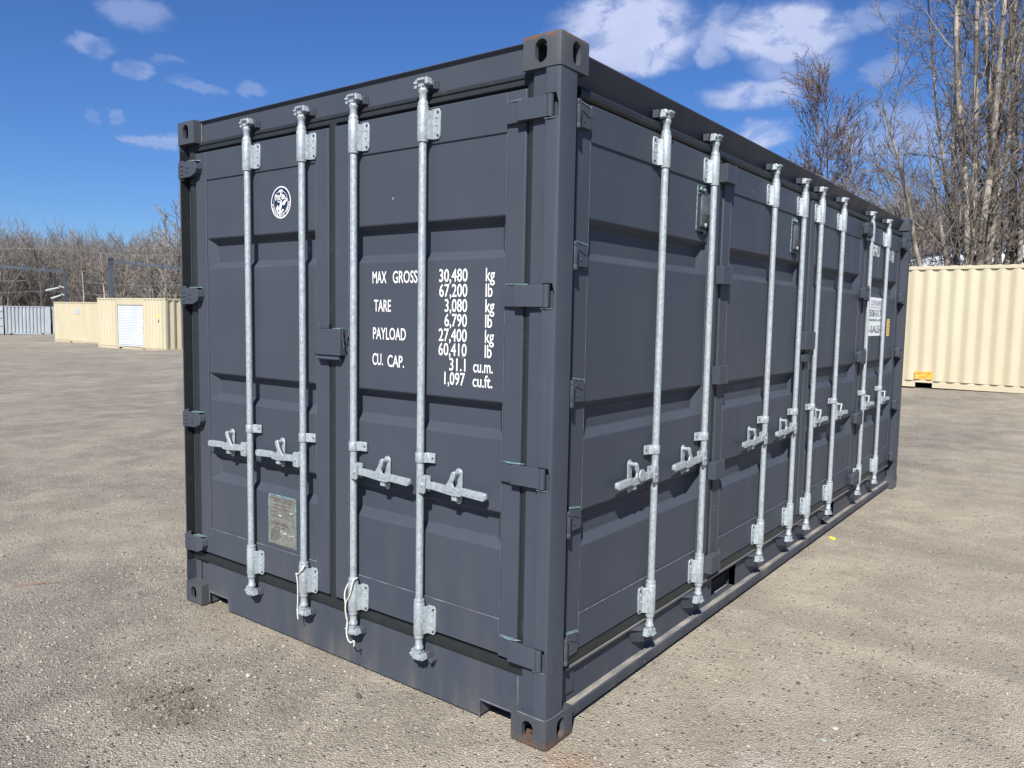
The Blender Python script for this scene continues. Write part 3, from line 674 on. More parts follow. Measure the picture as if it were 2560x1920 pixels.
# end doors
EB = .002      # bar depth on the end
def ebar(x02): return CAM.x+(x02-CAM.x)*((2.287+EB)/(2.287+.02))
Z0, Z1, ZL, ZT = ez(.290), ez(2.430), ez(.431), ez(2.284)
BE = [(ez(a), ez(b)) for a, b in BANDS]
dl = door_obj('end_door', door_mesh(e5(-2.346), e5(-1.276), e5(-2.252), e5(-1.364), Z0, Z1, ZL, ZT, ED, BE), BOX, None)
dr = door_obj('end_door', door_mesh(e5(-1.232), e5(-.179), e5(-1.140), e5(-.265), Z0, Z1, ZL, ZT, ED, BE), BOX, None)
dl['label'] = 'left end door with round emblem and data plate'; dr['label'] = 'right end door with white weight lettering'
add_bar(dl, ebar(-1.843), EB, ED-EB, 1, -1); add_bar(dl, ebar(-1.424), EB, ED-EB, 1, -1)
add_bar(dr, ebar(-1.074), EB, ED-EB, 1, 1); add_bar(dr, ebar(-.666), EB, ED-EB, 1, 1)
# thin weld lines framing the pressed panels
def panel_lines(door, p0, p1, b, zl, zt, z0, z1):
    for pts, r in (([(p0, b+.0005, zl+.0), (p1, b+.0005, zl)], .0028), ([(p0, b+.0004, z0+.02), (p0, b+.0004, zt)], .0010), ([(p1, b+.0004, z0+.02), (p1, b+.0004, zt)], .0010)):
        mb = MB(); mb.tube(pts, r, 6); obj('weld_seam', mb, 'weld', door)
panel_lines(dl, e5(-2.252), e5(-1.364), ED, ZL, ZT, Z0, Z1); panel_lines(dr, e5(-1.140), e5(-.265), ED, ZL, ZT, Z0, Z1)

# end hinges: four broad blades on the right, four cast ones on the left
for z0, z1 in HZ_E:
    mb = MB(); 
    mb.prism([(e5(-.262), .0295), (e5(-.262), .018), (e5(-.206), .014), (e5(-.200), -.002), (-.058, -.002), (-.045, .004), (-.045, .02), (-.16, .02), (-.18, .0295)], 2, z0, z1)
    mb.mi = 0; mb.lathe([(.0125, z0-.002), (.0125, z1+.001)], (-.045, .006), 20)
    o = obj('hinge', mb, ['paint'], dr, bevel=.002)
    mb = MB(); mb.prism([(e5(-.258), .0295), (e5(-.25), .016), (e5(-.196), .008), (-.14, .0295)], 2, z1+.0005, z1+.005); obj('primer_patch', mb, 'teal', o, bevel=.002)
for z0, z1 in HZ_E:
    mb = MB(); zc = (z0+z1)/2
    mb.prism([(-2.425, z0-.004), (-2.31, z0-.002), (-2.262, z0+.014), (-2.252, zc), (-2.262, z1-.010), (-2.30, z1+.004), (-2.425, z1+.004)], 1, -.004, .012)
    mb.prism([(-2.31, z0), (-2.262, z0+.014), (-2.252, zc), (-2.262, z1-.01), (-2.31, z1)], 1, .012, .0295)
    for q in (zc-.022, zc, zc+.022): mb.box((-2.405, -.008, q-.004), (-2.375, -.004, q+.004))
    for q in (zc-.012, zc+.012): mb.box((-2.355, -.008, q-.004), (-2.325, -.004, q+.004), rot=Matrix.Rotation(.3, 3, 'Y'))
    mb.lathe([(.012, z0-.014), (.012, z1+.014)], (-2.405, .014), 16)
    o = obj('hinge', mb, 'paint', dl, bevel=.0025)
    mb = MB(); mb.prism([(-2.345, .0295), (-2.345, .002), (-2.30, .004), (-2.264, .0295)], 2, z1+.005, z1+.009); obj('primer_patch', mb, 'teal', o)

# lock box across the end doors
mb = MB(); mb.box((-1.302, -.006, 1.420), (-1.134, .0295, 1.537)); mb.box((-1.345, .018, 1.425), (-1.302, .0295, 1.565)); mb.box((-1.302, .018, 1.537), (-1.24, .0295, 1.565))
mb.box((-1.296, .0, 1.395), (-1.15, .0295, 1.421), rot=Matrix.Rotation(-.4, 3, 'X'))
lb = obj('lock_box', mb, 'paint', dr, bevel=.003)
mb = MB(); mb.tube([(-1.128, .004, 1.53), (-1.126, .004, 1.50), (-1.120, .006, 1.482), (-1.112, .010, 1.49), (-1.110, .012, 1.52)], .004, 8); mb.tube([(-1.130, .01, 1.478), (-1.112, .0, 1.455), (-1.104, .0, 1.462)], .003, 6)
obj('lock_staple', mb, 'paint', lb)
mb = MB(); mb.box((-1.19, .002, 1.538), (-1.136, .0295, 1.542)); obj('primer_patch', mb, 'teal', lb)

# lettering
bb = ED+.006-.0012
def row(s, x0, x1, z, cap=.0485):
    mb = MB(); text(mb, s, e5(x0), e5(x1), ez(z), cap, bb, .010); obj('lettering', mb, 'white', dr)
rows = [1.741, 1.6815, 1.622, 1.5635, 1.5045, 1.447]
row('MAX', -.992, -.906, 1.739); row('GROSS', -.868, -.724, 1.739)
row('TARE', -.982, -.879, 1.6185); row('PAYLOAD', -.988, -.789, 1.4995); row('CU.', -.991, -.926, 1.388); row('CAP.', -.898, -.799, 1.384)
for s, z, x0 in zip(('30,480', '67,200', '3,080', '6,790', '27,400', '60,410'), rows, (-.603, -.602, -.572, -.572, -.603, -.603)): row(s, x0, -.454, z)
for s, z in zip(('kg', 'lb')*3, rows): row(s, -.362, -.318 if s == 'kg' else -.328, z)
row('31.1', -.544, -.459, 1.388); row('1,097', -.570, -.461, 1.331); row('cu.m.', -.419, -.321, 1.388, .046); row('cu.ft.', -.421, -.322, 1.331, .046)

# round emblem
ec, er = (e5(-1.6275), ez(2.128)), .0748
def disc(mb, c, r0, r1, b, n=56):
    o = [mb.bm.verts.new((c[0]+r1*math.cos(2*math.pi*k/n), b, c[1]+r1*math.sin(2*math.pi*k/n))) for k in range(n)]
    if r0 <= 0: mb._f(o); return
    i = [mb.bm.verts.new((c[0]+r0*math.cos(2*math.pi*k/n), b, c[1]+r0*math.sin(2*math.pi*k/n))) for k in range(n)]
    for k in range(n): mb._f([o[k], o[(k+1) % n], i[(k+1) % n], i[k]])
mb = MB(); b0 = ED+.006-.0008; disc(mb, ec, 0, er, b0); mb.mi = 1; disc(mb, ec, 0, er*.93, b0-.0004); mb.mi = 0
disc(mb, ec, er*.70, er*.725, b0-.0008)
def poly(pts, b): mb._f([mb.bm.verts.new((ec[0]+x*er, b, ec[1]+z*er)) for x, z in pts])
b2 = b0-.0009
for k in range(6):       # wing feathers
    x = -.60+k*.115; z = .52-.02*k; poly([(x, z), (x+.075, z), (x+.12+.03*k, z-.34+.02*k), (x+.08+.03*k, z-.42+.03*k)], b2)
for k in range(3): poly([(-.52+.1*k, .30-.14*k), (.10, .28-.14*k), (.10, .33-.14*k), (-.54+.1*k, .35-.14*k)], b2)
poly([(-.05, .56), (.06, .58), (.10, .2), (.16, -.1), (.04, -.4), (-.15, -.55), (-.12, -.2), (.0, .1)], b2)
poly([(.1, .52), (.34, .44), (.5, .26), (.42, .26), (.28, .38), (.1, .44)], b2); poly([(.12, .40), (.30, .32), (.42, .16), (.34, .16), (.12, .30)], b2)
poly([(.46, .30), (.62, .22), (.66, .06), (.5, -.02), (.36, -.2), (.2, -.16), (.22, .02), (.40, .10), (.52, .12)], b2)
poly([(-.40, -.20), (-.30, -.16), (-.12, -.42), (-.3, -.5)], b2); poly([(-.5, -.3), (-.42, -.26), (-.28, -.55), (-.36, -.58)], b2)
poly([(-.3, -.6), (0, -.5), (.28, -.42), (.3, -.5), (.06, -.66), (-.16, -.68)], b2)
text(mb, 'ABS', ec[0]-.2*er, ec[0]+.22*er, ec[1]+.60*er, er*.2, b0-.001, .02)
for k, ch in enumerate('AMERICAN BUREAU OF SHIPPING'):
    if ch == ' ': continue
    t = R(188+k*6.5); v, f = text_raw(ch, .02); s = er*.15/CAPH; xc = v[:, 0].mean()
    ca, sa = math.cos(t+math.pi/2), math.sin(t+math.pi/2)
    vs = [mb.bm.verts.new((ec[0]+math.cos(t)*er*.825+((q[0]-xc)*s*ca-(q[1]-.35)*s*sa), b0-.001, ec[1]+math.sin(t)*er*.825+((q[0]-xc)*s*sa+(q[1]-.35)*s*ca))) for q in v]
    for q in f: mb._f([vs[i] for i in q])
obj('emblem', mb, ['white', 'navy'], dl)

# data plate
pa0, pa1, pz0, pz1 = e5(-1.742), e5(-1.530), ez(.452), ez(.700); pb = ED+.006
mb = MB(); mb.mi = 0
mb.tube([(pa0, pb, pz0), (pa0, pb, pz1-.004), (pa0+.004, pb, pz1), (pa1-.004, pb, pz1), (pa1, pb, pz1-.004), (pa1, pb, pz0), (pa1-.006, pb, pz0-.003)], .0042, 8)
mb.mi = 1; mb.box((pa0+.004, pb-.0025, pz0+.002), (pa1-.004, pb-.0002, pz1-.004)); mb.mi = 2; tb = pb-.0032
w = pa1-pa0
for s, f0, f1, zz, cp in (('APPROVED FOR TRANSPORT', .08, .92, .925, .0095), ('UNDER CUSTOMS SEAL', .16, .86, .875, .0095), ('D/GB-1285 ACE 012', .22, .80, .800, .0085), ('MANUFACTURER NUMBER OF', .08, .80, .735, .006), ('OWNER', .08, .28, .655, .006), ('DATE OF MANUFACTURE', .52, .93, .655, .005), ('TYPE', .52, .7, .61, .005),
                         ('CSC SAFETY APPROVAL', .10, .74, .405, .0105), ('D-HH-1408', .24, .6, .345, .0075), ('DATE MANUFACTURED', .08, .42, .29, .005), ('IDENTIFICATION NO', .08, .42, .255, .005), ('MAXIMUM GROSS WEIGHT', .08, .44, .22, .005), ('ALLOWABLE STACKING LOAD', .08, .48, .185, .005), ('RACKING TEST FORCE', .08, .42, .15, .005), ('END WALL STRENGTH', .08, .4, .115, .005), ('ROOF LOAD', .08, .28, .08, .005)):
    text(mb, s, pa0+w*f0, pa0+w*f1, pz0+(pz1-pz0)*zz, cp, tb, .0)
for zz in (.70, .575, .46): mb.box((pa0+.008, tb, pz0+(pz1-pz0)*zz), (pa1-.008, tb+.0006, pz0+(pz1-pz0)*zz+.0009))
for ff in (.36, .5): mb.box((pa0+w*ff, tb, pz0+(pz1-pz0)*.46), (pa0+w*ff+.0009, tb+.0006, pz0+(pz1-pz0)*.70))
mb.mi = 3
for f0, f1, zz in ((.8, .9, .70), (.38, .50, .60), (.45, .50, .29), (.54, .68, .265), (.78, .82, .24), (.88, .92, .25)): mb.box((pa0+w*f0, tb-.0004, pz0+(pz1-pz0)*zz), (pa0+w*f1, tb+.0004, pz0+(pz1-pz0)*zz+.004))
obj('data_plate', mb, ['teal', 'plate', 'ink', 'shutter'], dl)

# keepers on header and sill of the end, small stud on the sill
def keeper(mb, a, b, z, s):
    z0, z1 = sorted((z-s*.018, z+s*.024))
    z1 -= .008
    mb.prism([(a-.030, b+.02), (a-.026, b-.006), (a-.008, b-.008), (a-.006, b+.004), (a+.010, b+.004), (a+.014, b-.012), (a+.034, b-.006), (a+.042, b+.02)], 2, z0, z1)
for a in (-1.843, -1.424, -1.074, -.666):
    for s, z in ((1, 2.508), (-1, .200)):
        mb = MB(); keeper(mb, ebar(a), .030, z, s); obj('cam_keeper', mb, 'paint', BOX, bevel=.003)
mb = MB(); mb.tube([(-.595, .045, .178), (-.595, .018, .176)], .011, 12); mb.ball((-.595, .018, .178), .013); obj('sill_stud', mb, 'paint', BOX)

# side doors (face frame turned by 90 degrees; a = y, b = -x)
SB = .022
SZ0, SZ1, SZL, SZT = .290, 2.405, .436, 2.266
sd = []
for a0, a1, p0, p1, lab in ((.190, 1.528, .286, 1.402, 'side door nearest the corner with pale bracket'), (1.582, 3.003, 1.676, 2.900, 'second side door from the corner'), (3.053, 4.476, 3.150, 4.374, 'third side door from the corner'), (4.530, 5.868, 4.640, 5.762, 'farthest side door with white sign and lettering')):
    d = door_obj('side_door', door_mesh(a0, a1, p0, p1, SZ0, SZ1, SZL, SZT, SD, BANDS), BOX, SIDE); d['label'] = lab; sd.append(d)
    panel_lines(d, p0, p1, SD, SZL, SZT, SZ0, SZ1)
for d, a, h, fl in ((0, .852, -1, True), (0, 1.383, -1, False), (1, 2.260, -1, False), (1, 2.806, -1, False), (2, 3.180, 1, False), (2, 3.720, 1, False), (3, 4.560+.02, 1, False), (3, 5.170, 1, False)):
    add_bar(sd[d], a, SB, SD-SB, -1, h, fl, zt=2.402, zb=.272)
    for s, z in ((1, 2.488), (-1, .192)):
        mb = MB(); keeper(mb, a, .056 if s > 0 else .052, z, s)
        if s < 0: mb.prism([(a-.055, .235), (a+.025, .235), (a+.015, .150), (a-.030, .150)], 1, .058, .075)
        if s < 0:   # gusset running from the sill out to the cam
            v = [mb.bm.verts.new(q) for q in ((a-.125, .048, .226), (a-.125, .074, .226), (a-.03, .030, .200), (a-.03, .030, .150), (a-.07, .070, .150), (a+.04, .06, .226))]
            for f in ((0, 2, 3, 4, 1), (0, 5, 2), (0, 1, 5)): mb._f([v[i] for i in f])
        obj('cam_keeper', mb, 'paint', BOX, bevel=.002, rz=SIDE)
# side hinges
for z0, z1 in HZ_S:
    zc = (z0+z1)/2
    mb = MB(); mb.lathe([(.0125, z0), (.0135, z0+.003), (.0125, z0+.018), (.0118, z0+.019), (.0125, z0+.021), (.0125, z1-.021), (.0118, z1-.019), (.0125, z1-.018), (.0135, z1-.003), (.0125, z1)], (.150, .024), 18)
    mb.prism([(.155, z0+.022), (.185, z0+.012), (.262, z0+.014), (.268, z0+.030), (.262, z1-.012), (.200, z1+.002), (.155, z1-.020)], 1, .036, .0495)
    mb.box((.150, .026, z0+.022), (.175, .040, z1-.022)); mb.ball((.215, .036, zc-.010), .007, (1, .6, 1)); mb.box((.195, .033, z1-.036), (.250, .037, z1-.028), rot=Matrix.Rotation(.35, 3, 'Y')); mb.box((.190, .033, z0+.016), (.250, .037, z0+.022))
    h = obj('hinge', mb, 'paint', sd[0], bevel=.0015)
    mb = MB(); mb.box((.185, .034, z1-.004), (.262, .0495, z1+.001), rot=Matrix.Rotation(.12, 3, 'Y')); obj('primer_patch', mb, 'teal', h)
for k, (z0, z1) in enumerate(HZ_S):
    mb = MB(); z0 += .006; z1 -= .006
    mb.box((1.512, .008, z0), (1.618, .0495, z1)); mb.lathe([(.0125, z0-.003), (.0125, z1+.003)], (1.628, .020), 16); mb.box((1.630, .030, z0+.012), (1.655, .0495, z1-.012)); mb.ball((1.652, .034, (z0+z1)/2-.02), .006)
    obj('hinge', mb, 'paint', sd[1], bevel=.003)
for d, a0, a1 in ((2, 4.405, 4.520), (3, 5.835, 5.945)):
    for z0, z1 in HZ_S:
        mb = MB(); zc = (z0+z1)/2
        mb.prism([(a0-.06, z0+.02), (a0-.045, z0+.004), (a1, z0), (a1, z1), (a0-.035, z1), (a0-.06, z1-.018)], 1, .000, .032)
        mb.prism([(a0-.04, z0+.01), (a1-.02, z0+.01), (a1-.02, z1-.01), (a0-.04, z1-.01)], 1, .032, .0495)
        mb.box((a0-.03, -.004, z1-.020), (a1-.01, .0, z1-.014)); mb.box((a0-.03, -.004, z0+.02), (a1-.01, .0, z0+.026)); mb.lathe([(.012, z0-.006), (.012, z1+.016)], (a1-.012, .014), 14)
        obj('hinge', mb, 'paint', sd[d], bevel=.004)
# side lock box
mb = MB(); mb.box((2.925, .006, 1.422), (3.128, .0495, 1.540)); mb.box((2.96, .025, 1.34), (3.08, .0495, 1.40)); lb2 = obj('lock_box', mb, 'paint', sd[2], bevel=.004)
# vertical teal edged holders with a black latch
for d, a in ((0, 1.262), (1, 2.668)):
    mb = MB(); mb.tube([(a, SD+.004, 2.035), (a, SD+.002, 2.246), (a+.085, SD+.002, 2.250)], .0035, 6); mb.tube([(a+.012, SD+.002, 2.212), (a+.11, SD+.002, 2.206)], .0025, 6); mb.ball((a+.03, SD-.002, 2.232), .011, sub=2); mb.ball((a+.068, SD-.002, 2.230), .010, sub=2)
    mb.mi = 1; mb.box((a+.045, SD-.004, 2.05), (a+.052, SD+.004, 2.205)); mb.box((a+.052, SD-.001, 2.06), (a+.12, SD+.004, 2.205))
    mb.mi = 2; mb.prism([(a+.040, 2.055), (a+.095, 2.055), (a+.115, 2.115), (a+.075, 2.118)], 1, SD-.018, SD+.002); mb.box((a+.01, SD-.012, 2.030), (a+.085, SD+.002, 2.040)); mb.box((a+.055, SD-.02, 2.020), (a+.072, SD+.002, 2.032))
    mb.mi = 3; mb.ball((a+.062, SD-.016, 2.062), .012, (1, .7, 1), 2)
    obj('latch_holder', mb, ['teal', 'weld', 'rubber', 'galv'], sd[d])
# side lettering and stickers
tb = SD+.006-.0012
for s_, x0_, x1_, z_ in (('SPRU', 4.780, 5.030, 2.168), ('021', 5.305, 5.470, 2.168), ('22', 5.255, 5.365, 2.038)):
    mb = MB(); text(mb, s_, x0_, x1_, z_, .088, tb, .015); obj('lettering', mb, 'white', sd[3])
mb = MB(); text(mb, '6', 5.528, 5.572, 2.172, .080, tb, .015)
for q in ((5.512, 2.155, 5.590, 2.160), (5.512, 2.262, 5.590, 2.267), (5.512, 2.155, 5.517, 2.267), (5.585, 2.155, 5.590, 2.267)): mb.box((q[0], tb-.0004, q[1]), (q[2], tb+.0004, q[3]))
obj('lettering', mb, 'white', sd[3])
mb = MB(); sb = SD+.006; mb.box((4.765, sb-.003, 1.492), (5.262, sb-.0003, 1.820)); st = sb-.0037
mb.mi = 1; text(mb, 'CONTAINERS', 4.82, 5.20, 1.752, .042, st, .02)
mb.mi = 2; text(mb, '508-517-', 4.79, 5.24, 1.658, .056, st, .03); text(mb, '-SALE-', 4.80, 5.22, 1.520, .058, st, .03)
mb.mi = 3; text(mb, 'rentals and', 4.79, 5.22, 1.618, .026, st, .03); mb.mi = 2; text(mb, 'STORAGE', 4.82, 5.20, 1.728, .014, st, .0)
obj('sign', mb, ['white', 'lilacink', 'grayink', 'greenink'], sd[3])
mb = MB(); mb.box((5.472, sb-.0015, 1.486), (5.578, sb-.0003, 1.640)); mb.mi = 1
for k in range(5): text(mb, ('CAUTION', 'OPEN', 'DOORS', 'WITH', 'CARE')[k], 5.485, 5.565, 1.615-.028*k, .014, sb-.002, .0)
obj('warning_label', mb, ['yellow', 'ink'], sd[3])

# ropes
def rope(ax_, cen, ztop_px, k_a, pts, label):
    P = [((x-cen)*.00043+ax_, b, .428-(y-ztop_px)*.00051) for x, y, b in pts]
    # smooth the path
    Q = []
    for i in range(len(P)-1):
        p0, p1, p2, p3 = (Vector(P[max(i-1, 0)]), Vector(P[i]), Vector(P[i+1]), Vector(P[min(i+2, len(P)-1)]))
        for t in (0, .25, .5, .75): Q.append(.5*((2*p1)+(-p0+p2)*t+(2*p0-5*p1+4*p2-p3)*t*t+(-p0+3*p1-3*p2+p3)*t**3))
    Q.append(Vector(P[-1])); mb = MB(); mb.tube(Q, .0031, 8); return mb
f_ = -.026
mb = rope(ebar(-1.424), 1330, 570, 1, [(1378, 620, .01), (1392, 575, -.012), (1385, 600, f_), (1335, 650, f_-.003), (1290, 668, f_), (1274, 668, f_+.002), (1284, 750, -.02), (1281, 900, -.018), (1268, 1000, -.016), (1266, 1040, -.016), (1276, 1105, -.016)], '')
tag(obj('rope', mb, 'rope'), 'thin white rope hanging from the second locking bar of the left end door', 'rope', 'ropes tied on the locking bars')
mb = rope(ebar(-1.074), 1820, 725, 1, [(1880, 700, .0), (1876, 720, -.02), (1862, 790, f_), (1838, 850, f_), (1795, 905, f_), (1778, 935, f_), (1770, 1000, f_), (1788, 1080, -.022), (1803, 1180, -.032), (1828, 1240, -.034), (1875, 1262, -.034), (1915, 1240, -.03), (1912, 1290, -.03)], '')
m2 = rope(ebar(-1.074), 1820, 725, 1, [(1768, 760, -.005), (1752, 830, -.02), (1760, 890, f_), (1776, 930, f_-.002), (1782, 1000, f_-.004), (1795, 1085, -.026)], '')
me2 = m2.mesh('r'); mb.bm.from_mesh(me2)
tag(obj('rope', mb, 'rope'), 'doubled white rope tied down the first locking bar right of the end door seam', 'rope', 'ropes tied on the locking bars')

# ================================================================== the other containers
def box_container(name, label, x, y, z, rz, length, col, group, features=None, height=2.591, simple=False, plain_end=False):
    root = empty(name, (x, y, z), rz); tag(root, label, 'container', group); h = height
    rail = .06
    def part(nm, mb, m=col, bev=0.): return obj(nm, mb, m, root, bev)
    door = (features or {}).get('door'); 
    mb = MB()
    segs = [(0.15, length-.15)] if not door else [(.15, door[0]-.06), (door[1]+.06, length-.15)]
    for s0, s1 in segs: corr_wall(mb, (s0, .012), (s1, .012), .16, h-.09, (0, 1), **((features or {}).get('corr') or dict(period=.262, depth=.036, flat=.075, slope=.055)))
    if door:
        mb.box((segs[0][1], .012, .16), (door[0], .03, h-.09)); mb.box((door[1], .012, .16), (segs[1][0], .03, h-.09)); mb.box((door[0], .012, door[3]), (door[1], .03, h-.09)); mb.box((door[0], .012, .16), (door[1], .03, door[2]))
    part('wall', mb)
    mb = MB(); corr_wall(mb, (.15, WD-.012), (length-.15, WD-.012), .16, h-.09, (0, -1)); part('wall', mb)
    for xx, inn in ((.012, 1), (length-.012, -1)):
        mb = MB(); corr_wall(mb, (xx, .12), (xx, WD-.12), .16, h-.09, (inn, 0), period=.36, depth=.05, flat=.12, slope=.07); part('wall', mb)
    mb = MB(); mb.box((.06, .06, h-.05), (length-.06, WD-.06, h-.03))
    k = .3
    while k < length-.3: mb.box((k, .05, h-.03), (k+.12, WD-.05, h-.012)); k += .26
    part('roof', mb)
    for yy in (0, WD-rail):
        mb = MB(); mb.box((.17, yy+.006, h-.09), (length-.17, yy+rail, h-.022)); part('top_rail', mb, bev=.004)
        mb = MB(); prev = .17
        forks = (features or {}).get('forks', [(length/2-1.2, length/2-.85), (length/2+.85, length/2+1.2)])
        for f0, f1 in forks: mb.box((prev, yy+.006, .02), (f0, yy+rail, .125)); mb.box((f0-.01, yy+.012, .118), (f1+.01, yy+rail-.004, .16)); prev = f1
        mb.box((prev, yy+.006, .02), (length-.17, yy+rail, .125)); mb.box((.17, yy+.055, .125), (length-.17, yy+.08 if yy == 0 else yy+.06, .162)); part('bottom_rail', mb)
    for xx in (0, length-rail):
        mb = MB(); mb.box((xx+.006, .16, h-.10), (xx+rail-.006, WD-.16, h-.02)); mb.box((xx+.006, .16, .02), (xx+rail-.006, WD-.16, .16)); part('end_rail', mb)
    for xx, sx in ((0, 1), (length, -1)):
        for yy, sy in ((0, 1), (WD, -1)):
            mb = MB(); mb.box((min(xx+sx*.004, xx+sx*.15), min(yy+sy*.004, yy+sy*.12), .118), (max(xx+sx*.004, xx+sx*.15), max(yy+sy*.004, yy+sy*.12), h-.118)); part('corner_post', mb, bev=.006)
            for z0 in (0, h-.118):
                mb = MB(); mb.box((min(xx, xx+sx*.178), min(yy, yy+sy*.162), z0), (max(xx, xx+sx*.178), max(yy, yy+sy*.162), z0+.118)); mb.mi = 1
                mb.box((xx+sx*.09-.03, min(yy-sy*.001, yy+sy*.01), z0+.03), (xx+sx*.09+.03, max(yy-sy*.001, yy+sy*.01), z0+.09)); mb.box((min(xx-sx*.001, xx+sx*.01), yy+sy*.09-.03, z0+.03), (max(xx-sx*.001, xx+sx*.01), yy+sy*.09+.03, z0+.09))
                obj('corner_casting', mb, [col, 'dark'], root)
    mb = MB(); mb.box((.1, .1, .10), (length-.1, WD-.1, .15)); part('floor', mb, 'dark')
    if door:
        mb = MB(); z = door[2]; 
        while z < door[3]-.02: mb.prism([(.05, z), (.036, z+.02), (.036, z+.05), (.05, z+.075)], 0, door[0], door[1]); z += .08
        mb.box((door[0], .05, door[2]), (door[1], .06, door[3])); sh = part('roller_door', mb, 'shutter')
        mb = MB(); mb.box((door[1]-.08, .028, 1.05), (door[1]-.03, .036, 1.17)); obj('door_latch', mb, 'steel', sh)
        mb = MB(); mb.box((door[0], .006, door[2]-.05), (door[1], .036, door[2])); obj('bottom_bar', mb, 'shutter', sh)
        mb = MB(); mb.box((door[0]-.05, .0, door[2]-.04), (door[0], .012, door[3]+.05)); mb.box((door[1], .0, door[2]-.04), (door[1]+.05, .012, door[3]+.05)); mb.box((door[0], .0, door[3]), (door[1], .012, door[3]+.05)); part('door_frame', mb)
    return root

# tan container on the right
rb = box_container('storage_container', 'cream tan corrugated container behind the grey one with orange sticker low on its side', -3.49, 16.20, .228, 0, 6.058, 'tan', 'tan storage containers', {'forks': [(1.84, 2.17), (3.89, 4.22)]})
mb = MB(); mb.box((1.825, .004, .190), (2.165, .010, .355)); mb.mi = 1; text(mb, 'EMPTY LIFT', 1.85, 2.145, .285, .048, .0035, .0); text(mb, 'ONLY', 1.92, 2.07, .212, .048, .0035, .0)
obj('lift_label', mb, ['orange', 'ink'], rb)
# tan containers on the left
b2 = box_container('storage_container', 'tan container with white roller door near the left edge of the grey container', -40.24, 17.14, -.45, math.atan2(.34, 6.01), 6.058, 'tan', 'tan storage containers', {'door': (1.88, 4.16, .24, 2.24), 'forks': [(1.94, 2.27), (4.01, 4.33)]})
mb = MB(); mb.mi = 0; mb.box((5.40, .006, 1.60), (5.56, .010, 1.82)); mb.mi = 1; mb.box((5.43, .006, 1.42), (5.47, .010, 1.54)); mb.box((5.49, .006, 1.40), (5.52, .010, 1.52)); obj('warning_label', mb, ['yellow', 'ink'], b2)
b1 = box_container('storage_container', 'plain tan container with small pale notice, left of the roller door one', -52.99, 20.32, -.63, math.atan2(-.32, 6.58), 7.2, 'tan', 'tan storage containers', {'forks': [(2.43, 2.80), (4.85, 5.22)]})
mb = MB(); mb.box((3.37, .004, 1.86), (4.02, .012, 2.14)); mb.mi = 1
for k, s in enumerate(('CONTAINERS', 'SALES', 'RENTALS')): text(mb, s, 3.44, 3.95, 2.06-k*.075, .045, .003, 0)
obj('notice', mb, ['shutter', 'grayink'], b1)
# light grey ones at the far left
ga = math.atan2(28.664-26.300, -76.544+77.440)
gd = (math.cos(ga), math.sin(ga))
def gbox(t, length, label, forks, z=-.93, dep=0.): return box_container('storage_container', label, -77.44+gd[0]*t-gd[1]*dep, 26.30+gd[1]*t+gd[0]*dep, z, ga, length, 'gray', 'light grey containers', {'forks': forks, 'corr': dict(period=.285, depth=.075, flat=.07, slope=.05)})
gbox(0, 3.55, 'short light grey container with deep ribs at the far left of the yard', [(.35, .6), (2.8, 3.05)])
gbox(3.72, 6.058, 'light grey ribbed container partly behind the plain tan one', [(.2, .5), (4.0, 4.3)], dep=.15)
g3 = gbox(-2.60, 2.5, 'pale grey container end with doors cut by the left picture edge', [(.8, 1.0), (1.5, 1.7)], dep=-.1)
for zz in (.8, 1.5, 2.1):
    mb = MB(); mb.box((.2, -.06, zz), (2.35, .02, zz+.09)); obj('door_bar', mb, 'shutter', g3)
g4 = box_container('storage_container', 'weathered orange container with only its top showing behind the grey ones', -84.57-.341*6.058, 30.08-.94*6.058, -.50, R(70.1), 6.058, 'rustbox', None)
g5 = box_container('storage_container', 'cream container with only its top rail showing behind the grey ones', -81.876-.363*2.99, 31.487-.932*2.99, -.57, R(68.7), 2.99, 'tan', None)
# low white building behind the right hand trees
WB = empty('white_building', (-6.2, 37.0, .32)); tag(WB, 'long low white building glimpsed behind the tree trunks above the right container', 'building')
mb = MB(); mb.prism([(0, -.5), (12, -.5), (12, 5.55), (0, 4.15)], 1, 0, 5); obj('wall', mb, 'whitewall', WB)
mb = MB(); mb.prism([(-.15, 4.16), (12.15, 5.58), (12.15, 5.66), (-.15, 4.24)], 1, -.12, 5.1); obj('roof', mb, 'steel', WB)
mb = MB()
for k in range(9): mb.box((.6+k*1.3, -.03, .2), (.66+k*1.3, -.001, 4.1+k*.14))
obj('wall_rib', mb, 'steel', WB)

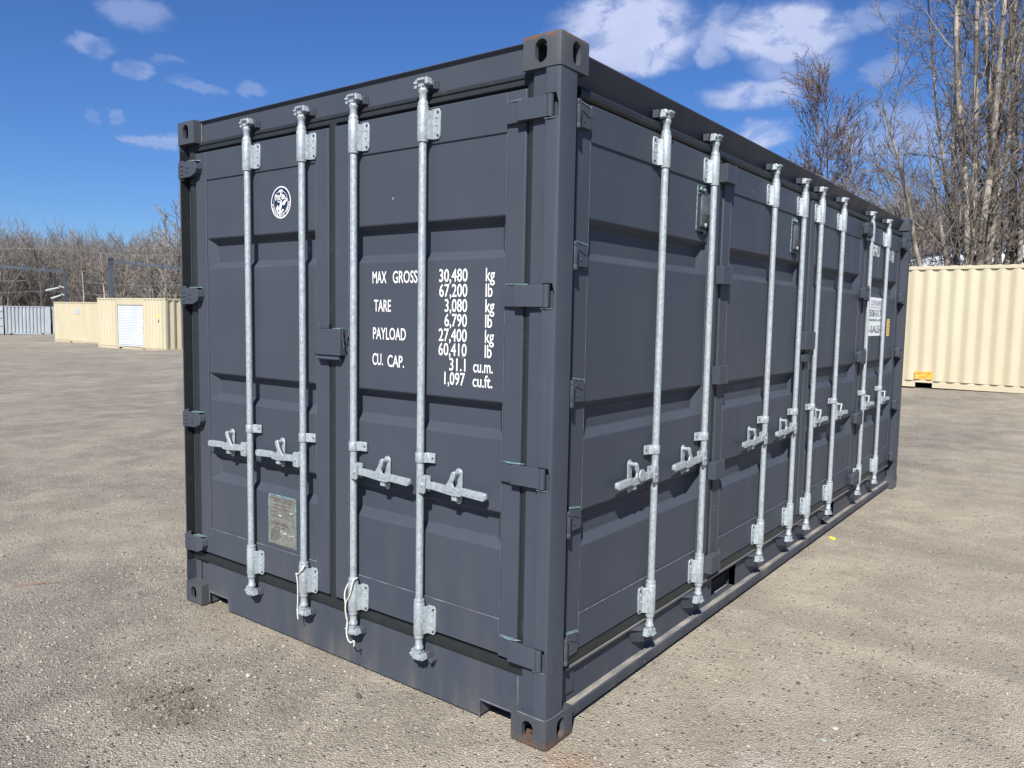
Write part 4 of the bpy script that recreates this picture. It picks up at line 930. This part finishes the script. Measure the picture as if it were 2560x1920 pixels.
# ================================================================== railway gantries
def at(az_u, v, D):      # helper for distant posts: not used for layout of visible geometry
    pass
def gantry(label, col_xy, col_r, top, beam_to, base, arms):
    g = empty('railway_gantry', (col_xy[0], col_xy[1], base)); tag(g, label, 'gantry', 'railway gantries before the wood'); h = top-base
    mb = MB(); r = col_r
    for sx in (-1, 1): mb.box((sx*r-.03 if sx < 0 else r-.03, -r, 0), (sx*r+.03 if sx < 0 else r+.03, r, h))
    mb.box((-r, -.02, 0), (r, .02, h)); mb.box((-r-.06, -r-.06, h-.12), (r+.06, r+.06, h)); obj('column', mb, 'steel', g)
    d = Vector((beam_to[0]-col_xy[0], beam_to[1]-col_xy[1], beam_to[2]-top)); mb = MB()
    mb.tube([Vector((0, 0, h-.25)), Vector((0, 0, h-.25))+d], .115, 4)
    k = 0
    for t in (.2, .42, .66, .85): p = Vector((0, 0, h-.25))+d*t; mb.box((p.x-.1, p.y-.1, p.z-.2), (p.x+.1, p.y+.1, p.z+.2))
    obj('beam', mb, 'steel', g)
    for a in arms:
        mb = MB(); p = Vector((0, 0, h-.25))+d*a[0] if a[0] > 0 else Vector((0, 0, h*.62)); 
        if a[0] > 0:
            mb.tube([p, p-Vector((0, 0, a[1]))], .09, 8); obj('drop_post', mb, 'insul', g)
            mb = MB(); q = p-Vector((0, 0, a[1]*.45)); e = d.normalized()*1.5; mb.tube([q, q+e], .05, 6); mb.tube([q-Vector((0, 0, a[1]*.5)), q+e], .05, 6); obj('bracket_arm', mb, 'insul', g)
        else:
            for dz, ln in ((0, .8), (.5, 1.1)):
                mb = MB(); e = d.normalized(); mb.tube([p+Vector((0, 0, dz)), p+Vector((0, 0, dz+.1))+e*ln*.3], .06, 6); mb.tube([p+Vector((0, 0, dz+.0))+e*ln*.3, p+Vector((0, 0, dz-.25))+e*ln], [.05, .08], 8); obj('insulator', mb, 'insul', g)
    return g
# wires between them
gantry('steel railway gantry at far left, beam running out of the picture', (-53.6, 21.3), .07, 4.20, (-54.9, 16.0, 4.45), -.6, [(0, 0)])
gantry('taller steel railway gantry with hanging bracket beside the grey container', (-52.5, 23.8), .11, 5.02, (-49.9, 31.0, 4.60), -.6, [(.62, 1.9)])
for k, (z0, z1, yy, lab) in enumerate(((5.6, 5.5, 0, 'uppermost'), (3.5, 3.4, .6, 'middle'), (2.75, 2.7, -.4, 'lowest'))):
    mb = MB(); P = []
    for t in range(17): u = t/16; P.append((-58+u*10.5+yy, 14+u*22, z0+(z1-z0)*u-.25*math.sin(math.pi*((u*3) % 1))))
    mb.tube(P, .018, 4); tag(obj('overhead_wire', mb, 'wire'), lab+' thin railway wire crossing in front of the left wood', 'wire', 'railway overhead wires')

# ================================================================== hills and trees
def hill(name, az0, az1, r0, r1, h0, h1, seed):
    rr = np.random.RandomState(seed); na, nr = 60, 16; A = np.linspace(az0, az1, na); T_ = np.linspace(0, 1, nr)
    V = []
    for a in A:
        for t in T_:
            r = r0+(r1-r0)*t; x = CAM.x+math.sin(a)*r; y = CAM.y+math.cos(a)*r
            V.append((x, y, float(gz(x, y))-.3+(h0+(h1-h0)*(a-az0)/(az1-az0))*math.sin(min(t*1.25, 1)*math.pi/2)*(1+.12*math.sin(a*17+seed))+.25*rr.rand()*min(t*4, 1)))
    idx = np.arange(na*nr).reshape(na, nr); F = np.stack([idx[:-1, :-1], idx[:-1, 1:], idx[1:, 1:], idx[1:, :-1]], -1).reshape(-1, 4)
    struct(name, np_mesh(name, np.array(V), F), 'hill')
hill('hill', -1.45, -.62, 93, 190, 5.5, 7.0, 1)
hill('hill_right', -.42, .25, 52, 150, 9.5, 15, 2)

def norm(v): return v/np.linalg.norm(v)
class Tree:
    def __init__(s, seed): s.r = np.random.RandomState(seed); s.S = []
    def branch(s, p, d, length, r, lev, P):
        """P[lev] = (segments, wobble, upward pull, children, child angle, child length ratio, start fraction)"""
        ns, wob, upw, nch, ang, lr, st = P[lev]; rr = s.r; sl = length/ns; path = [(p, r)]; dirs = [d]
        for i in range(ns):
            d = norm(d+rr.normal(0, wob, 3)+np.array([0, 0, upw])); p = p+d*sl; rad = r*(1-(i+1)/ns*.82); path.append((p, rad)); dirs.append(d)
        for i in range(ns): s.S.append((path[i][0], path[i+1][0], path[i][1], path[i+1][1], lev))
        if lev+1 >= len(P): return
        n = max(1, int(round(nch*(.75+.5*rr.rand()))))
        for k in range(n):
            t = st+(1-st)*(k+rr.rand())/n; f = t*ns; i = min(int(f), ns-1); q = path[i][0]+(path[i+1][0]-path[i][0])*(f-i); rad = path[i][1]+(path[i+1][1]-path[i][1])*(f-i)
            dd = dirs[i+1]; v = norm(np.cross(dd, rr.normal(0, 1, 3))); a = ang*(.7+.6*rr.rand()); nd = norm(dd*math.cos(a)+v*math.sin(a))
            if nd[2] < -.15: nd[2] *= -.5; nd = norm(nd)
            s.branch(q, nd, length*lr*(.6+.7*rr.rand())*(1-.45*t), max(rad*(.40 if lev == 0 else .5), .003), lev+1, P)
    def arrays(s, levs, minr=0., sides=lambda l: 3):
        V, F = [], []; off = 0
        for lv in sorted(set(levs)):
            seg = [q for q in s.S if q[4] == lv]
            if not seg: continue
            k = sides(lv); p0 = np.array([q[0] for q in seg]); p1 = np.array([q[1] for q in seg]); r0 = np.maximum([q[2] for q in seg], minr); r1 = np.maximum([q[3] for q in seg], minr)
            d = p1-p0; d /= np.linalg.norm(d, axis=1, keepdims=True)+1e-9; x = np.cross(d, np.where(np.abs(d[:, 2:]) > .9, [[1., 0, 0]], [[0, 0, 1.]])); x /= np.linalg.norm(x, axis=1, keepdims=True); y = np.cross(d, x)
            m = len(seg); a = np.arange(k)*2*np.pi/k; ring = x[:, None]*np.cos(a)[None, :, None]+y[:, None]*np.sin(a)[None, :, None]
            vv = np.stack([p0[:, None]+ring*r0[:, None, None], p1[:, None]+ring*r1[:, None, None]], 1).reshape(-1, 3)
            b = off+np.arange(m)[:, None]*2*k; i = np.arange(k)[None]; j = (i+1) % k
            F.append(np.stack([b+i, b+j, b+k+j, b+k+i], -1).reshape(-1, 4)); V.append(vv); off += len(vv)
        return (np.concatenate(V), np.concatenate(F)) if V else (np.zeros((0, 3)), np.zeros((0, 4), int))
def tree_thing(name, label, x, y, z, tr, mt='bark', mc='twig', minr=.006, group=None, trunklev=(0,)):
    root = empty(name, (x, y, z)); tag(root, label, 'tree', group)
    V, F = tr.arrays(trunklev, minr, lambda l: 9); link('trunk', np_mesh('trunk', V, F), mt, root)
    levs = set(q[4] for q in tr.S)-set(trunklev); V, F = tr.arrays(levs, minr, lambda l: 5 if l == 1 else 3); link('crown', np_mesh('crown', V, F), mc, root)
    return root

def multi(seed, stems, h, spread, r, P, lean=(0, 0), base=.25):
    t = Tree(seed); rr = t.r
    for k in range(stems):
        a = 2*math.pi*k/stems+rr.rand()*.7; s = spread*(.35+.8*rr.rand())
        d = norm(np.array([math.cos(a)*s+lean[0], math.sin(a)*s+lean[1], 1.])); p = np.array([math.cos(a)*base*rr.rand(), math.sin(a)*base*rr.rand(), 0])
        t.branch(p, d, h*(.75+.3*rr.rand()), r*(.6+.5*rr.rand()), 0, P)
    return t
PB = [(14, .03, .03, 15, .7, .26, .16), (8, .09, .04, 7, .6, .5, .15), (5, .12, .03, 5, .6, .5, .15), (3, .14, .02, 0, .5, .5, .2)]
def dirpt(az_, D): return CAM.x+math.sin(az_)*D, CAM.y+math.cos(az_)*D
def px_az(u): # azimuth of an image column of the photograph near the horizon
    return YAW+math.atan((u-1280)/FPX)
def tree_at(u, D): x, y = dirpt(px_az(u), D); return x, y, float(gz(x, y))-.1
x, y, z = tree_at(2432, 24.5); tree_thing('bare_tree', 'large bare grey tree of many stems fanning out above the right container', x, y, z, multi(11, 9, 15, .19, .105, PB, (-.05, 0)), group='bare trees behind the right container')
x, y, z = tree_at(2515, 25.5); tree_thing('bare_tree', 'thick trunked bare tree at the right picture edge', x, y, z, multi(12, 6, 15.5, .13, .14, PB, (.03, 0)), group='bare trees behind the right container')
PM = [(10, .05, .03, 13, .7, .42, .2), (7, .1, .03, 7, .65, .5, .15), (4, .13, .03, 5, .6, .5, .15), (3, .15, .02, 0, .5, .5, .2)]
x, y, z = tree_at(2395, 23.0); tree_thing('bare_tree', 'dark leaning tree with low spreading limbs left of the many stemmed one', x, y, z, multi(14, 4, 7.4, .3, .10, PM, (-.42, .0)), group='bare trees behind the right container')
PS = [(10, .04, .03, 22, .60, .30, .30), (6, .09, .05, 9, .55, .5, .12), (4, .12, .04, 5, .55, .5, .15), (3, .14, .03, 0, .5, .5, .2)]
x, y, z = tree_at(2035, 34); tree_thing('bare_tree', 'slender bare tree standing alone against the sky above the grey container roof', x, y, z, multi(21, 3, 10.2, .10, .09, PS, (.02, .01)), mt='twig', mc='brownleaf', minr=.009, group='bare trees behind the right container')
x, y, z = tree_at(2060, 38); tree_thing('bare_tree', 'low bushy bare tree just right of the slender lone one', x, y, z, multi(22, 5, 6.4, .35, .07, PM), mc='brownleaf', group='bare trees behind the right container')
x, y, z = tree_at(2200, 40); tree_thing('bare_tree', 'bare tree with pale limbs above the far end of the grey container', x, y, z, multi(23, 5, 8.0, .30, .08, PM), group='bare trees behind the right container')
x, y, z = tree_at(2320, 44); tree_thing('bare_tree', 'round brown twiggy tree behind the dark leaning one', x, y, z, multi(24, 6, 8.4, .34, .08, PM), mc='brownleaf', group='bare trees behind the right container')
x, y, z = tree_at(2290, 30); tree_thing('bare_tree', 'thin pale sapling between the grey container and the leaning tree', x, y, z, multi(25, 2, 5.2, .2, .06, PM), mt='palebark', group='bare trees behind the right container')

# woods: one mass of far bare trees on each side
PF = [(7, .05, .04, 13, .62, .40, .18), (5, .1, .05, 10, .6, .5, .12), (3, .13, .04, 0, .5, .5, .2)]
def variants(n, seed, h, r, minr):
    out = []
    for k in range(n): out.append(multi(seed+k, 2, h, .16, r, PF).arrays((0, 1, 2), minr, lambda l: 3))
    return out
def wood(name, n, az0, az1, r0, r1, vs, zf, seed, m, sc=(.8, 1.2)):
    rr = np.random.RandomState(seed); VV, FF = [], []; off = 0
    for k in range(n):
        V, F = vs[rr.randint(len(vs))]; a = az0+(az1-az0)*rr.rand(); D = r0+(r1-r0)*rr.rand(); x, y = dirpt(a, D); s = sc[0]+(sc[1]-sc[0])*rr.rand(); t = rr.rand()*6.28
        c, si = math.cos(t), math.sin(t); Q = np.stack([(V[:, 0]*c-V[:, 1]*si)*s+x, (V[:, 0]*si+V[:, 1]*c)*s+y, V[:, 2]*s+zf(a, D)], 1)
        VV.append(Q); FF.append(F+off); off += len(Q)
    tag(link(name, np_mesh(name, np.concatenate(VV), np.concatenate(FF)), m), kind='stuff')
vl = variants(6, 100, 9.2, .085, .014)
def zl(a, D): x, y = dirpt(a, D); t = min(max((D-93)/97*1.25, 0), 1); return float(gz(x, y))-.4+5.6*math.sin(t*math.pi/2)
wood('distant_wood', 640, -1.42, -.88, 88, 125, vl, zl, 1, 'farbark', (.84, 1.05))
vr = variants(5, 200, 8, .075, .013)
def zr(a, D): x, y = dirpt(a, D); t = min(max((D-52)/98*1.25, 0), 1); return float(gz(x, y))-.4+(9.5+5.5*(a+.42)/.67)*math.sin(t*math.pi/2)
wood('hillside_wood', 360, -.34, .12, 50, 85, vr, zr, 2, 'farbark', (.5, .85))
# single pale trunks and higher crowns that stand out before the left wood
for k, (u, D, h, sd_, lab, mtm) in enumerate(((72, 90, 8.0, 1, 'pale slanting birch trunk before the left wood, above the grey containers', 'palebark'), (200, 88, 7.5, 2, 'pale birch rising above the plain tan container', 'palebark'), (262, 88, 8.6, 3, 'pale forked birch left of the tall gantry column', 'palebark'), (352, 84, 9.4, 4, 'tall pale birch above the roller door container', 'palebark'),
    (436, 66, 9.6, 5, 'tallest bare tree of the left wood, touching the grey container edge', 'bark'), (400, 76, 8.8, 6, 'bushy bare tree beside the tallest one at the left wood', 'bark'), (95, 90, 8.4, 7, 'broad crowned bare tree topping the left end of the wood', 'bark'), (300, 86, 8.2, 8, 'slim bare tree behind the gantry beam', 'bark'), (12, 88, 7.8, 9, 'dark bare tree at the left picture edge', 'bark'))):
    x, y, z = tree_at(u, D); tree_thing('bare_tree', lab, x, y, z, multi(300+sd_, 3 if mtm == 'bark' else 1, h, .16 if mtm == 'bark' else .1, .15, PF, ((.12 if mtm != 'bark' else 0), 0)), mt=mtm, mc='farbark' if mtm == 'bark' else 'twig', minr=.02, group='trees before the left wood')
